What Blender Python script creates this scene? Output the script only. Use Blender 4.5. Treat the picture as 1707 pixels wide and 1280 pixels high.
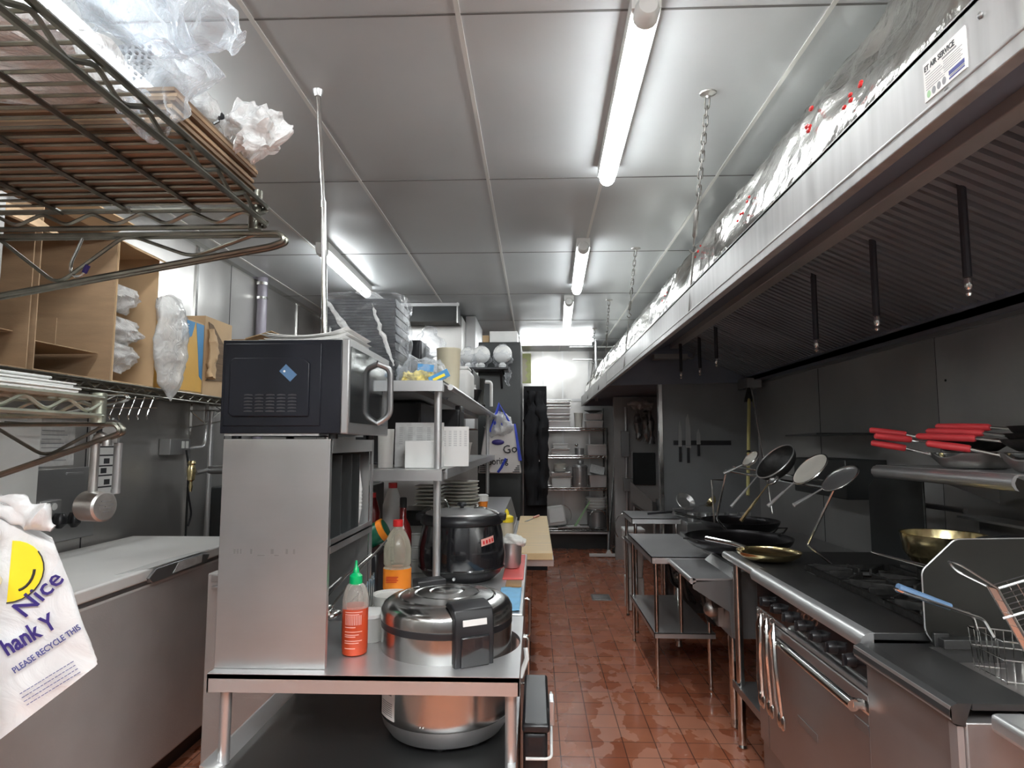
import bpy, bmesh, math, random
from math import sin, cos, pi, atan, radians, sqrt
from mathutils import Vector, Matrix, noise
random.seed(7)
for o in list(bpy.data.objects): bpy.data.objects.remove(o)
SC = bpy.context.scene; COL = SC.collection

# ------------------------------------------------------------ camera
cd = bpy.data.cameras.new('camera'); cam = bpy.data.objects.new('camera', cd); COL.objects.link(cam)
cam.location = (0, 0, 1.455)
cam.rotation_euler = (radians(90 + 5.332), 0, radians(2.145))
cd.sensor_fit = 'HORIZONTAL'; cd.sensor_width = 36.0; cd.lens = 36.0 * 1050 / 1707; cd.clip_start = 0.02
SC.camera = cam
# ------------------------------------------------------------ world + exposure (closed room: the ceiling lamps light it)
w = bpy.data.worlds.new('world'); SC.world = w; w.use_nodes = True
w.node_tree.nodes['Background'].inputs[0].default_value = (0.5, 0.5, 0.52, 1)
w.node_tree.nodes['Background'].inputs[1].default_value = 0.02
SC.view_settings.view_transform = 'Standard'; SC.view_settings.look = 'None'
SC.view_settings.gamma = 1; SC.view_settings.use_curve_mapping = False
SC.view_settings.exposure = 0.92
LAMP = 27.0     # strength of the ceiling lamp diffusers

# ------------------------------------------------------------ materials
def newmat(name):
    m = bpy.data.materials.new(name); m.use_nodes = True
    return m, m.node_tree.nodes, m.node_tree.links, m.node_tree.nodes['Principled BSDF']
def tex(nt, lk, scale, vec=(1,1,1), detail=4, kind='Object'):
    tc = nt.new('ShaderNodeTexCoord'); mp = nt.new('ShaderNodeMapping'); mp.inputs['Scale'].default_value = vec
    n = nt.new('ShaderNodeTexNoise'); n.inputs['Scale'].default_value = scale; n.inputs['Detail'].default_value = detail
    lk.new(tc.outputs[kind], mp.inputs[0]); lk.new(mp.outputs[0], n.inputs[0]); return n
def ramp(nt, lk, src, a, b, pa=0.3, pb=0.7):
    r = nt.new('ShaderNodeValToRGB'); e = r.color_ramp.elements
    e[0].position = pa; e[1].position = pb
    e[0].color = (*a, 1) if isinstance(a, tuple) else (a, a, a, 1)
    e[1].color = (*b, 1) if isinstance(b, tuple) else (b, b, b, 1)
    lk.new(src, r.inputs[0]); return r
def mat(name, c, rough=0.5, metal=0.0, var=0.12, scale=6, vec=(1,1,1), bump=0.0, bscale=None, rvar=0.08, spec=0.5, coat=0.0, trans=0.0, alpha=1.0, emit=None):
    m, nt, lk, p = newmat(name)
    n = tex(nt, lk, scale, vec)
    lo = tuple(max(0, x * (1 - var)) for x in c); hi = tuple(min(1, x * (1 + var)) for x in c)
    r = ramp(nt, lk, n.outputs[0], lo, hi); lk.new(r.outputs[0], p.inputs['Base Color'])
    rl, rh = max(0.02, rough - rvar), min(1, rough + rvar)
    if rl < .27 < rh: rl, rh = (max(.285, rl), rh) if rough >= .27 else (rl, .255)
    rr = ramp(nt, lk, n.outputs[0], rl, rh); lk.new(rr.outputs[0], p.inputs['Roughness'])
    p.inputs['Metallic'].default_value = metal; p.inputs['Specular IOR Level'].default_value = spec
    p.inputs['Coat Weight'].default_value = coat; p.inputs['Transmission Weight'].default_value = trans
    p.inputs['Alpha'].default_value = alpha
    if bump:
        nb = tex(nt, lk, bscale or scale, vec); b = nt.new('ShaderNodeBump')
        b.inputs['Strength'].default_value = bump; b.inputs['Distance'].default_value = 0.01
        lk.new(nb.outputs[0], b.inputs['Height']); lk.new(b.outputs[0], p.inputs['Normal'])
    if emit:
        p.inputs['Emission Color'].default_value = (*emit[:3], 1); p.inputs['Emission Strength'].default_value = emit[3]
    return m
def steel(name, c=0.5, rough=0.3, vec=(1,1,30), var=0.12, tint=(1,1,1), bump=0.03, wave=0.0, metal=0.78, fw=0.08):
    """brushed stainless: fine lines along one axis, smudges, optional broad dents"""
    m, nt, lk, p = newmat(name)
    fine = tex(nt, lk, 8, vec, 3); big = tex(nt, lk, 2.2, (1,1,1), 5)
    mx = nt.new('ShaderNodeMath'); mx.operation = 'MULTIPLY_ADD'; mx.inputs[1].default_value = fw
    lk.new(fine.outputs[0], mx.inputs[0])
    m2 = nt.new('ShaderNodeMath'); m2.operation = 'MULTIPLY'; m2.inputs[1].default_value = 1 - fw
    lk.new(big.outputs[0], m2.inputs[0]); lk.new(m2.outputs[0], mx.inputs[2])
    lo = tuple(c * t * (1 - var) for t in tint); hi = tuple(min(1, c * t * (1 + var)) for t in tint)
    lk.new(ramp(nt, lk, mx.outputs[0], lo, hi).outputs[0], p.inputs['Base Color'])
    lk.new(ramp(nt, lk, mx.outputs[0], max(.29, rough - .06), rough + .1).outputs[0], p.inputs['Roughness'])
    p.inputs['Metallic'].default_value = metal
    b = nt.new('ShaderNodeBump'); b.inputs['Strength'].default_value = bump; b.inputs['Distance'].default_value = 0.004
    lk.new(fine.outputs[0], b.inputs['Height'])
    if wave:
        wv = tex(nt, lk, 1.6, (1,1,1), 1); b2 = nt.new('ShaderNodeBump'); b2.inputs['Strength'].default_value = wave
        b2.inputs['Distance'].default_value = 0.06; lk.new(wv.outputs[0], b2.inputs['Height']); lk.new(b2.outputs[0], b.inputs['Normal'])
    lk.new(b.outputs[0], p.inputs['Normal'])
    return m
def plastic_film(name, tint=(0.85,0.88,0.9), body=0.25, rough=0.12, bscale=14, bump=0.9, rim=0.6):
    """thin wrinkled film: partly see-through, glossy folds, a share of milky scatter"""
    m, nt, lk, p = newmat(name)
    out = nt['Material Output']
    n = tex(nt, lk, bscale, (1,1,1), 6); n.inputs['Distortion'].default_value = 1.2
    b = nt.new('ShaderNodeBump'); b.inputs['Strength'].default_value = bump; b.inputs['Distance'].default_value = 0.02
    lk.new(n.outputs[0], b.inputs['Height']); lk.new(b.outputs[0], p.inputs['Normal'])
    p.inputs['Base Color'].default_value = (*tint, 1); p.inputs['Roughness'].default_value = rough
    p.inputs['Specular IOR Level'].default_value = 0.9; p.inputs['Coat Weight'].default_value = 0.5
    tr = nt.new('ShaderNodeBsdfTransparent'); tr.inputs[0].default_value = (*[0.5 + 0.5 * t for t in tint], 1)
    lw = nt.new('ShaderNodeLayerWeight'); lw.inputs[0].default_value = 0.35; lk.new(b.outputs[0], lw.inputs['Normal'])
    f = ramp(nt, lk, lw.outputs['Facing'], body, min(1, body + rim), 0.1, 0.9)
    mx = nt.new('ShaderNodeMixShader'); lk.new(f.outputs[0], mx.inputs[0]); lk.new(tr.outputs[0], mx.inputs[1]); lk.new(p.outputs[0], mx.inputs[2])
    lk.new(mx.outputs[0], out.inputs['Surface']); return m
def floor_mat():
    m, nt, lk, p = newmat('quarry_tile')
    tc = nt.new('ShaderNodeTexCoord'); mp = nt.new('ShaderNodeMapping'); mp.inputs['Location'].default_value = (0.043, 0.0, 0)
    lk.new(tc.outputs['Object'], mp.inputs[0])
    br = nt.new('ShaderNodeTexBrick'); br.offset = 0.0; br.squash = 1.0
    br.inputs['Scale'].default_value = 1.0; br.inputs['Mortar Size'].default_value = 0.0028; br.inputs['Mortar Smooth'].default_value = 0.25
    br.inputs['Brick Width'].default_value = 0.1545; br.inputs['Row Height'].default_value = 0.1545
    br.inputs['Color1'].default_value = (0.45, 0.158, 0.082, 1); br.inputs['Color2'].default_value = (0.36, 0.108, 0.053, 1)
    br.inputs['Mortar'].default_value = (0.12, 0.045, 0.03, 1)
    lk.new(mp.outputs[0], br.inputs[0])
    # water lying on the tiles: crisp irregular patches, denser close to the camera aisle
    wn = tex(nt, lk, 4.2, (1.5, 1.0, 1), 3); wn.inputs['Distortion'].default_value = 0.15
    wm = ramp(nt, lk, wn.outputs[0], 0.0, 1.0, 0.49, 0.515)
    fine = tex(nt, lk, 9, (1,1,1), 5); fr = ramp(nt, lk, fine.outputs[0], 0.9, 1.12)
    mul = nt.new('ShaderNodeMix'); mul.data_type = 'RGBA'; mul.blend_type = 'MULTIPLY'; mul.inputs[0].default_value = 1
    lk.new(br.outputs[0], mul.inputs[6]); lk.new(fr.outputs[0], mul.inputs[7])
    dry = nt.new('ShaderNodeMix'); dry.data_type = 'RGBA'
    dry.blend_type = 'MIX'; dry.inputs[7].default_value = (0.62, 0.29, 0.19, 1)
    dm = nt.new('ShaderNodeMath'); dm.operation = 'MULTIPLY'; dm.inputs[1].default_value = 0.42
    lk.new(wm.outputs[0], dm.inputs[0])
    sep = nt.new('ShaderNodeSeparateXYZ'); lk.new(tc.outputs['Object'], sep.inputs[0])
    yr = nt.new('ShaderNodeMapRange'); yr.inputs['From Min'].default_value = 4.6; yr.inputs['From Max'].default_value = 3.4
    lk.new(sep.outputs[1], yr.inputs[0])
    d2 = nt.new('ShaderNodeMath'); d2.operation = 'MULTIPLY'; lk.new(dm.outputs[0], d2.inputs[0]); lk.new(yr.outputs[0], d2.inputs[1])
    d3 = nt.new('ShaderNodeMath'); d3.operation = 'MULTIPLY'; lk.new(d2.outputs[0], d3.inputs[0])
    inv = nt.new('ShaderNodeMath'); inv.operation = 'SUBTRACT'; inv.inputs[0].default_value = 1; lk.new(br.outputs['Fac'], inv.inputs[1]); lk.new(inv.outputs[0], d3.inputs[1])
    lk.new(d3.outputs[0], dry.inputs[0]); lk.new(mul.outputs[2], dry.inputs[6])
    lk.new(dry.outputs[2], p.inputs['Base Color'])
    lk.new(ramp(nt, lk, wm.outputs[0], 0.16, 0.36, 0, 1).outputs[0], p.inputs['Roughness'])
    p.inputs['Specular IOR Level'].default_value = 0.5
    b = nt.new('ShaderNodeBump'); b.inputs['Strength'].default_value = 0.5; b.inputs['Distance'].default_value = 0.003
    hh = nt.new('ShaderNodeMath'); hh.operation = 'MULTIPLY_ADD'; hh.inputs[1].default_value = 0.15
    lk.new(fine.outputs[0], hh.inputs[0]); lk.new(inv.outputs[0], hh.inputs[2])
    lk.new(hh.outputs[0], b.inputs['Height']); lk.new(b.outputs[0], p.inputs['Normal'])
    return m
M = {}
M['floor'] = floor_mat()
M['ceil'] = steel('ceiling_panel', 0.56, 0.36, (1,10,1), 0.04, (0.95,0.985,1.0), 0.0, 0.35, metal=0.22)
M['wall_l'] = steel('wall_steel_left', 0.50, 0.30, (1,1,20), 0.12, (1,0.98,0.95), 0.02, 0.7, metal=0.8)
M['wall_b'] = steel('wall_steel_back', 0.56, 0.3, (20,1,1), 0.1, (1,0.98,0.95), 0.02, 0.9, metal=0.95)
M['wall_r'] = steel('wall_steel_right', 0.42, 0.45, (1,1,14), 0.12, (1,0.99,0.97), 0.02, 0.4, metal=0.6)
M['wall_k'] = steel('wall_steel_dark', 0.24, 0.5, (1,1,14), 0.12, (0.97,0.99,1.02), 0.02, 0.2, metal=0.5)  # plain darker steel for the knife and alcove walls
M['steel'] = steel('stainless', 0.60, 0.27, (12,1,1), 0.06, bump=0.01)
M['steelv'] = steel('stainless_vertical', 0.56, 0.32, (1,1,18), 0.10, bump=0.01, wave=0.5, metal=0.95)
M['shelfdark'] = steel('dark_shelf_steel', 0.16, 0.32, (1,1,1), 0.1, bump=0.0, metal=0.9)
M['deck'] = steel('greasy_cooktop_steel', 0.10, 0.36, (1,1,1), 0.25, bump=0.0, metal=0.8)
M['pipedark'] = steel('dark_pipe', 0.06, 0.42, (1,1,1), 0.25, (0.9,0.95,1.1), bump=0.0, metal=0.6)  # near-black tone for the drop pipes
M['steelt'] = steel('stainless_worktop', 0.66, 0.3, (1,12,1), 0.1, bump=0.01)
M['steeld'] = steel('stainless_dark', 0.34, 0.34, (1,1,12), 0.12, bump=0.01)
M['steelr'] = steel('stainless_oven', 0.40, 0.33, (1,1,12), 0.12, (1,0.94,0.92), bump=0.01)
M['chrome'] = mat('chrome', (0.72,0.72,0.70), 0.16, 1.0, 0.06)
M['chaind'] = mat('dull_chain_steel', (0.16,0.15,0.14), 0.45, 0.7, 0.2, 20)
M['apron'] = mat('apron_cloth', (0.02,0.02,0.023), 0.9, 0, 0.3, 9)
M['steels'] = mat('stainless_polished', (0.50,0.50,0.49), 0.21, 1.0, 0.10, 2.5, rvar=0.045, bump=0.02, bscale=5)
M['smudge'] = steel('smudge_mark', 0.44, 0.38, (1,1,1), 0.15, bump=0.0, metal=0.9)
M['aisle_wall'] = steel('front_wall_dull', 0.14, 0.5, (1,1,1), 0.1, bump=0.0, metal=0.4)
M['chromed'] = mat('aged_chrome_wire', (0.19,0.185,0.155), 0.33, 0.9, 0.25, 20, rvar=0.03)
M['chromeg'] = mat('green_grey_wire', (0.42,0.44,0.36), 0.3, 0.85, 0.2, 20)
M['fascia'] = steel('hood_fascia', 0.52, 0.35, (1,3.5,.25), 0.22, (1,0.99,0.98), 0.0, 0.35, metal=0.75, fw=0.6)
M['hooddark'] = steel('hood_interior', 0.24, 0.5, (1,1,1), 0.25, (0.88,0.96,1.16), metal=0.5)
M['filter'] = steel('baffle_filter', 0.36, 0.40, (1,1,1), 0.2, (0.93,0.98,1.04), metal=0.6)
M['channel'] = steel('hood_channel', 0.55, 0.4, (1,1,1), 0.12, (1,0.97,0.93), metal=0.6)
M['alu'] = mat('cast_aluminium', (0.5,0.49,0.47), 0.38, 1.0, 0.15, 12, bump=0.2)
M['black'] = mat('black_plastic', (0.014,0.014,0.016), 0.28, 0, 0.2)
M['blackm'] = mat('black_enamel', (0.011,0.011,0.013), 0.16, 0, 0.2, coat=0.6)
M['mwblack'] = mat('microwave_shell', (0.007,0.008,0.013), 0.36, 0, 0.2, spec=0.3)
M['iron'] = mat('cast_iron', (0.034,0.033,0.032), 0.5, 0.4, 0.35, 30, bump=0.5)
M['wok'] = mat('seasoned_steel', (0.035,0.033,0.035), 0.33, 0.8, 0.4, 8)
M['brass'] = mat('golden_steel', (0.72,0.60,0.33), 0.25, 1.0, 0.15)
M['glass'] = mat('dark_glass', (0.02,0.022,0.025), 0.06, 0, 0.05, spec=0.8)
M['door_glass'] = mat('mirror_glass', (0.10,0.11,0.115), 0.07, 0.75, 0.05)
M['white'] = mat('white_plastic', (0.75,0.75,0.73), 0.4, 0, 0.04)
M['lid'] = mat('freezer_lid', (0.80,0.79,0.765), 0.38, 0, 0.05, 3)
M['freezer'] = mat('freezer_body', (0.60,0.575,0.56), 0.40, 0.25, 0.06, 5, bump=0.08, bscale=160)
M['rust'] = mat('soft_beige', (0.62,0.57,0.42), 0.5, 0, 0.05)
M['card'] = mat('cardboard', (0.35,0.235,0.14), 0.8, 0, 0.12, 5, (1,1,6), bump=0.1, bscale=60)
M['cardl'] = mat('cardboard_light', (0.55,0.38,0.22), 0.8, 0, 0.1, 6)
M['cardd'] = mat('cardboard_edges', (0.20,0.135,0.085), 0.9, 0, 0.3, 3, (1,1,60))
M['yellowcard'] = mat('yellow_card', (0.80,0.47,0.11), 0.6, 0, 0.06)
M['bluecard'] = mat('blue_print', (0.07,0.28,0.55), 0.5, 0, 0.06)
M['paper'] = mat('paper', (0.78,0.77,0.75), 0.7, 0, 0.03)
M['paperg'] = mat('grey_paper', (0.58,0.58,0.57), 0.7, 0, 0.1, 40)
M['ink'] = mat('ink', (0.03,0.03,0.035), 0.6, 0, 0.05)
M['inkg'] = mat('grey_ink', (0.25,0.25,0.26), 0.6, 0, 0.05)
M['purple'] = mat('purple_ink', (0.035,0.02,0.17), 0.5, 0, 0.05)
M['inkblue'] = mat('blue_ink', (0.06,0.07,0.24), 0.5, 0, 0.05)
M['yellow'] = mat('yellow_plastic', (0.90,0.70,0.03), 0.35, 0, 0.05)
M['bag'] = plastic_film('white_bag_film', (0.90,0.90,0.90), 0.78, 0.28, 9, 0.5)
M['bagw'] = plastic_film('thin_white_bag', (0.88,0.88,0.87), 0.42, 0.2, 20, 1.0)
M['clear'] = plastic_film('clear_film', (0.86,0.90,0.94), 0.12, 0.08, 12, 1.0)
M['wrap'] = plastic_film('wrap_film', (0.88,0.90,0.93), 0.03, 0.07, 15, 0.8, rim=0.45)
M['tub'] = plastic_film('tub_plastic', (0.80,0.80,0.76), 0.55, 0.3, 5, 0.05)
M['bottle'] = plastic_film('bottle_plastic', (0.72,0.68,0.55), 0.30, 0.12, 5, 0.1)
M['bglass'] = plastic_film('pale_bottle_plastic', (0.75,0.72,0.66), 0.25, 0.12, 5, 0.15)
M['guard'] = mat('guard_plate', (0.035,0.034,0.03), 0.38, 0.5, 0.2, 4)
M['sauce'] = mat('red_sauce', (0.50,0.055,0.015), 0.3, 0, 0.15, 14)
M['orange'] = mat('orange_label', (0.90,0.26,0.02), 0.4, 0, 0.06)
M['green'] = mat('green_cap', (0.0,0.42,0.13), 0.35, 0, 0.08)
M['dgreen'] = mat('green_bottle', (0.0,0.10,0.05), 0.3, 0, 0.08)
M['red'] = mat('red_plastic', (0.62,0.02,0.02), 0.35, 0, 0.08)
M['redgrip'] = mat('red_silicone', (0.70,0.05,0.06), 0.45, 0, 0.12)
M['redmat'] = mat('red_mat', (0.72,0.12,0.11), 0.5, 0, 0.06)
M['maroon'] = mat('maroon_liquid', (0.16,0.012,0.012), 0.2, 0, 0.1)
M['bluecl'] = mat('blue_cloth', (0.20,0.44,0.66), 0.8, 0, 0.1, 20, bump=0.3)
M['cloth'] = mat('white_cloth', (0.72,0.72,0.68), 0.85, 0, 0.08, 20, bump=0.4)
M['wood'] = mat('cutting_board', (0.68,0.50,0.27), 0.5, 0, 0.12, 3, (1,8,1))
M['woodd'] = mat('brown_wood', (0.30,0.17,0.07), 0.5, 0, 0.15)
M['ceramic'] = mat('stoneware', (0.62,0.60,0.54), 0.35, 0, 0.1)
M['beige'] = mat('beige_tub', (0.62,0.57,0.42), 0.45, 0, 0.06)
M['pop'] = mat('yellow_snack', (0.78,0.60,0.20), 0.7, 0, 0.4, 40)
M['darkfridge'] = mat('dark_cabinet', (0.035,0.038,0.038), 0.35, 0.2, 0.15, 3)
M['foamtray'] = mat('black_tray', (0.008,0.008,0.011), 0.35, 0, 0.3, 10)
M['ltgreen'] = mat('pale_green_paper', (0.62,0.66,0.30), 0.6, 0, 0.15, 9)
M['greenpl'] = mat('pale_green_plastic', (0.32,0.52,0.28), 0.5, 0, 0.06)
M['bagblue'] = mat('blue_strap', (0.04,0.07,0.50), 0.6, 0, 0.1)
M['tote'] = mat('tote_fabric', (0.66,0.62,0.60), 0.7, 0, 0.08)
M['bluegrip'] = mat('blue_grip', (0.14,0.25,0.42), 0.35, 0, 0.1)
M['bamboo'] = mat('yellow_pole', (0.62,0.55,0.22), 0.5, 0, 0.12)
M['foil'] = mat('foil_wrap', (0.50,0.495,0.465), 0.22, 0.95, 0.3, 7, bump=1.0, bscale=13)
M['pvc'] = mat('purple_grey_pipe', (0.22,0.20,0.24), 0.4, 0, 0.1)
M['knob'] = mat('maroon_knob', (0.05,0.008,0.008), 0.12, 0, 0.1, coat=0.8)
M['bluesticker'] = mat('blue_sticker', (0.07,0.15,0.27), 0.45, 0, 0.1)
def lampmat(name, k): return mat(name, (0.9,0.9,0.9), 0.5, emit=(0.95,0.99,1.0,LAMP*k))
M['lamp'] = lampmat('lamp_diffuser', 0.68)        # the tubes seen overhead
M['lamp_dim'] = lampmat('lamp_tube_dimmed', 0.40)   # same kind of tubes, turned down to calm the bright back
M['lamp_fill'] = lampmat('lamp_tube_fill', 2.5)     # unseen tubes behind the camera, run far brighter as fill light
M['lampcap'] = mat('lamp_cap', (0.62,0.62,0.60), 0.4, 0, 0.03)
M['pink'] = mat('pink_label', (0.80,0.42,0.36), 0.5, 0, 0.05)

# ------------------------------------------------------------ mesh helpers
class G:
    """collects shapes; build() links them as ONE mesh object"""
    def __init__(s, xf=None): s.v = []; s.f = []; s.xf = xf or Matrix.Identity(4)
    def add(s, vs, fs):
        n = len(s.v); s.v += [s.xf @ Vector(p) for p in vs]; s.f += [tuple(i + n for i in f) for f in fs]; return s
    def box(s, x0, x1, y0, y1, z0, z1):
        v = [(x, y, z) for x in (x0, x1) for y in (y0, y1) for z in (z0, z1)]
        return s.add(v, [(0,1,3,2), (4,6,7,5), (0,4,5,1), (2,3,7,6), (0,2,6,4), (1,5,7,3)])
    def obox(s, c, size, rot):
        m = Matrix.Translation(c) @ rot.to_4x4(); a, b, h = (q / 2 for q in size)
        v = [m @ Vector((x, y, z)) for x in (-a, a) for y in (-b, b) for z in (-h, h)]
        return s.add(v, [(0,1,3,2), (4,6,7,5), (0,4,5,1), (2,3,7,6), (0,2,6,4), (1,5,7,3)])
    def tube(s, pts, r, n=8, closed=False, cap=True):
        pts = [Vector(p) for p in pts]; m = len(pts); rs = r if isinstance(r, (list, tuple)) else [r] * m
        T = []
        for i in range(m):
            a = pts[i - 1] if (i or closed) else pts[i]; b = pts[(i + 1) % m] if (i < m - 1 or closed) else pts[i]
            d = b - a; T.append(d.normalized() if d.length > 1e-9 else Vector((0, 0, 1)))
        up = Vector((0, 0, 1)) if abs(T[0].z) < 0.9 else Vector((1, 0, 0))
        N = T[0].cross(up).normalized(); vs = []
        for i in range(m):
            N = (N - T[i] * N.dot(T[i])); N = N.normalized() if N.length > 1e-6 else T[i].orthogonal().normalized()
            B = T[i].cross(N)
            vs += [pts[i] + (N * cos(2*pi*k/n) + B * sin(2*pi*k/n)) * rs[i] for k in range(n)]
        fs = []
        for i in range(m if closed else m - 1):
            j = (i + 1) % m
            fs += [(i*n+k, i*n+(k+1)%n, j*n+(k+1)%n, j*n+k) for k in range(n)]
        if cap and not closed: fs += [tuple(range(n))[::-1], tuple((m-1)*n + k for k in range(n))]
        return s.add(vs, fs)
    def cyl(s, p0, p1, r, r1=None, n=16): return s.tube([p0, p1], [r, r if r1 is None else r1], n)
    def lathe(s, prof, c=(0,0,0), n=32, sx=1, sy=1, rot=None, cap=True):
        m = Matrix.Translation(c) @ (rot.to_4x4() if rot else Matrix.Identity(4)); vs = []
        for (r, z) in prof: vs += [m @ Vector((r*cos(2*pi*k/n)*sx, r*sin(2*pi*k/n)*sy, z)) for k in range(n)]
        fs = [(i*n+k, i*n+(k+1)%n, (i+1)*n+(k+1)%n, (i+1)*n+k) for i in range(len(prof)-1) for k in range(n)]
        if cap: fs += [tuple(range(n))[::-1], tuple((len(prof)-1)*n + k for k in range(n))]
        return s.add(vs, fs)
    def prism(s, poly, axis, a, b):
        """2D polygon in the plane normal to axis, extruded a..b. X: (y,z), Y: (x,z), Z: (x,y)"""
        def pt(p, t): return {'X': (t, p[0], p[1]), 'Y': (p[0], t, p[1]), 'Z': (p[0], p[1], t)}[axis]
        n = len(poly); vs = [pt(p, a) for p in poly] + [pt(p, b) for p in poly]
        return s.add(vs, [tuple(range(n)), tuple(range(n, 2*n))[::-1]] + [(i, (i+1)%n, n+(i+1)%n, n+i) for i in range(n)])
    def grid(s, fn, nu, nv, closed_u=False):
        vs = [fn(i/(nu if closed_u else nu-1), j/(nv-1)) for j in range(nv) for i in range(nu)]
        fs = [(j*nu+i, j*nu+(i+1)%nu, (j+1)*nu+(i+1)%nu, (j+1)*nu+i) for j in range(nv-1) for i in range(nu if closed_u else nu-1)]
        return s.add(vs, fs)
    def sph(s, c, r, n=12, sc=(1,1,1)):
        m = n // 2 + 1
        prof = [(max(1e-4, r*sin(pi*i/m)), -r*cos(pi*i/m)) for i in range(m+1)]
        vs0 = len(s.v); s.lathe([(p[0], p[1]*sc[2]) for p in prof], c, n, sc[0], sc[1]); return s
    def build(s, name, m, parent=None, smooth=35, bevel=0, solid=0, loc=None, seg=2):
        me = bpy.data.meshes.new(name)
        base = WLOC[parent.name] if parent else (Vector(loc) if loc is not None else s.base())
        inv = PINV.get(parent.name) if parent else None
        vs = [v - base for v in s.v]
        if inv is not None: vs = [inv @ v for v in vs]
        me.from_pydata([tuple(v) for v in vs], [], s.f); me.update()
        bm = bmesh.new(); bm.from_mesh(me)
        bmesh.ops.remove_doubles(bm, verts=bm.verts, dist=1e-6)
        if not solid: bmesh.ops.recalc_face_normals(bm, faces=bm.faces)
        bm.to_mesh(me); bm.free()
        if smooth:
            me.shade_smooth(); me.set_sharp_from_angle(angle=radians(smooth))
        me.materials.append(m)
        o = bpy.data.objects.new(name, me); COL.objects.link(o)
        if parent: o.parent = parent; WLOC[o.name] = base
        else: o.location = base; WLOC[o.name] = base
        if inv is not None: PINV[o.name] = inv
        if bevel:
            b = o.modifiers.new('bevel', 'BEVEL'); b.width = bevel; b.segments = seg; b.limit_method = 'ANGLE'; b.angle_limit = radians(40)
        if solid:
            b = o.modifiers.new('solid', 'SOLIDIFY'); b.thickness = solid; b.offset = 0
        return o
    def base(s):
        xs = [v.x for v in s.v]; ys = [v.y for v in s.v]; zs = [v.z for v in s.v]
        return Vector(((min(xs)+max(xs))/2, (min(ys)+max(ys))/2, min(zs)))
WLOC = {}; PINV = {}
def fillet(pts, r, n=5):
    """round the inner corners of a polyline"""
    pts = [Vector(p) for p in pts]; out = [pts[0]]
    for i in range(1, len(pts)-1):
        a, b, c = pts[i-1], pts[i], pts[i+1]; d1 = (a-b); d2 = (c-b); k = min(r, d1.length*.49, d2.length*.49)
        p, q = b + d1.normalized()*k, b + d2.normalized()*k
        for t in range(n+1):
            u = t/n; out.append(p*(1-u)**2 + b*2*u*(1-u) + q*u*u)
    return out + [pts[-1]]
def tag(o, label, cat, group=None):
    o['label'] = label; o['category'] = cat
    if group: o['group'] = group
    return o
def thing(name, label, cat, loc, group=None, rz=0):
    o = bpy.data.objects.new(name, None); COL.objects.link(o); o.location = loc; o.rotation_euler = (0, 0, rz)
    o.empty_display_size = 0.05; WLOC[o.name] = Vector(loc)
    if rz: PINV[o.name] = Matrix.Rotation(-rz, 3, 'Z')
    return tag(o, label, cat, group)
def struct(o): o['kind'] = 'structure'; return o
def kids(o): return [c for c in bpy.data.objects if c.parent == o]
def dup(root, loc, label, rz=None, scale=None, group=None):
    r = root.copy(); COL.objects.link(r); r.location = loc; r['label'] = label
    if rz is not None: r.rotation_euler = (0, 0, rz)
    if scale: r.scale = scale
    if group: r['group'] = group
    for ch in kids(root):
        c = ch.copy(); COL.objects.link(c); c.parent = r
        for g in kids(ch): d = g.copy(); COL.objects.link(d); d.parent = c
    return r
def N3(p, sc, seed=0): return noise.noise(Vector(p)*sc + Vector((seed*7.3, seed*3.1, seed*1.7)))
def ridg(p, sc, seed=0): return 1 - abs(N3(p, sc, seed))*2
def crumple(path, radii, amp, sc, seed, n=40, sub=7, squash=None, g=None):
    """wrinkled bag: closed tube swept along path with per-point (rx, ry, rz?) radii, displaced by ridged noise"""
    g = g or G(); path = [Vector(p) for p in path]; P = []; R = []
    for i in range(len(path)-1):
        for t in range(sub):
            u = t/sub; us = u*u*(3-2*u); P.append(path[i].lerp(path[i+1], u)); R.append([radii[i][k]*(1-us)+radii[i+1][k]*us for k in (0,1)])
    P.append(path[-1]); R.append(list(radii[-1])); m = len(P); vs = []
    for i in range(m):
        T = (P[min(i+1, m-1)] - P[max(i-1, 0)]).normalized()
        A = Vector((1,0,0)) if abs(T.x) < 0.8 else Vector((0,0,1))
        A = (A - T*A.dot(T)).normalized(); B = T.cross(A)
        for k in range(n):
            a = 2*pi*k/n; d = A*cos(a)*R[i][0] + B*sin(a)*R[i][1]
            p = P[i] + d; q = (ridg(p, sc, seed) - .5)*amp + N3(p, sc*2.7, seed+5)*amp*.5 + (ridg(p, sc*2.3, seed+9) - .5)*amp*.4
            vs.append(p + d.normalized()*q if d.length > 1e-6 else p)
    fs = [(i*n+k, i*n+(k+1)%n, (i+1)*n+(k+1)%n, (i+1)*n+k) for i in range(m-1) for k in range(n)]
    fs += [tuple(range(n))[::-1], tuple((m-1)*n+k for k in range(n))]
    return g.add(vs, fs)
def text(s, size, origin, ux, uy, m, parent, name='lettering', align='LEFT', ext=0.0004, width=1.0, bold=0.0):
    cu = bpy.data.curves.new('t', 'FONT'); cu.body = s; cu.size = size; cu.align_x = align; cu.extrude = ext; cu.offset = bold; cu.resolution_u = 2
    o = bpy.data.objects.new('t', cu); COL.objects.link(o)
    dg = bpy.context.evaluated_depsgraph_get(); me = bpy.data.meshes.new_from_object(o.evaluated_get(dg))
    bpy.data.objects.remove(o); ux = Vector(ux).normalized(); uy = Vector(uy).normalized(); uz = ux.cross(uy)
    R = Matrix((ux, uy, uz)).transposed(); g = G()
    g.add([Vector(origin) + R @ Vector((v.co.x*width, v.co.y, v.co.z)) for v in me.vertices], [tuple(p.vertices) for p in me.polygons])
    bpy.data.meshes.remove(me)
    return g.build(name, m, parent, smooth=0)
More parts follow.
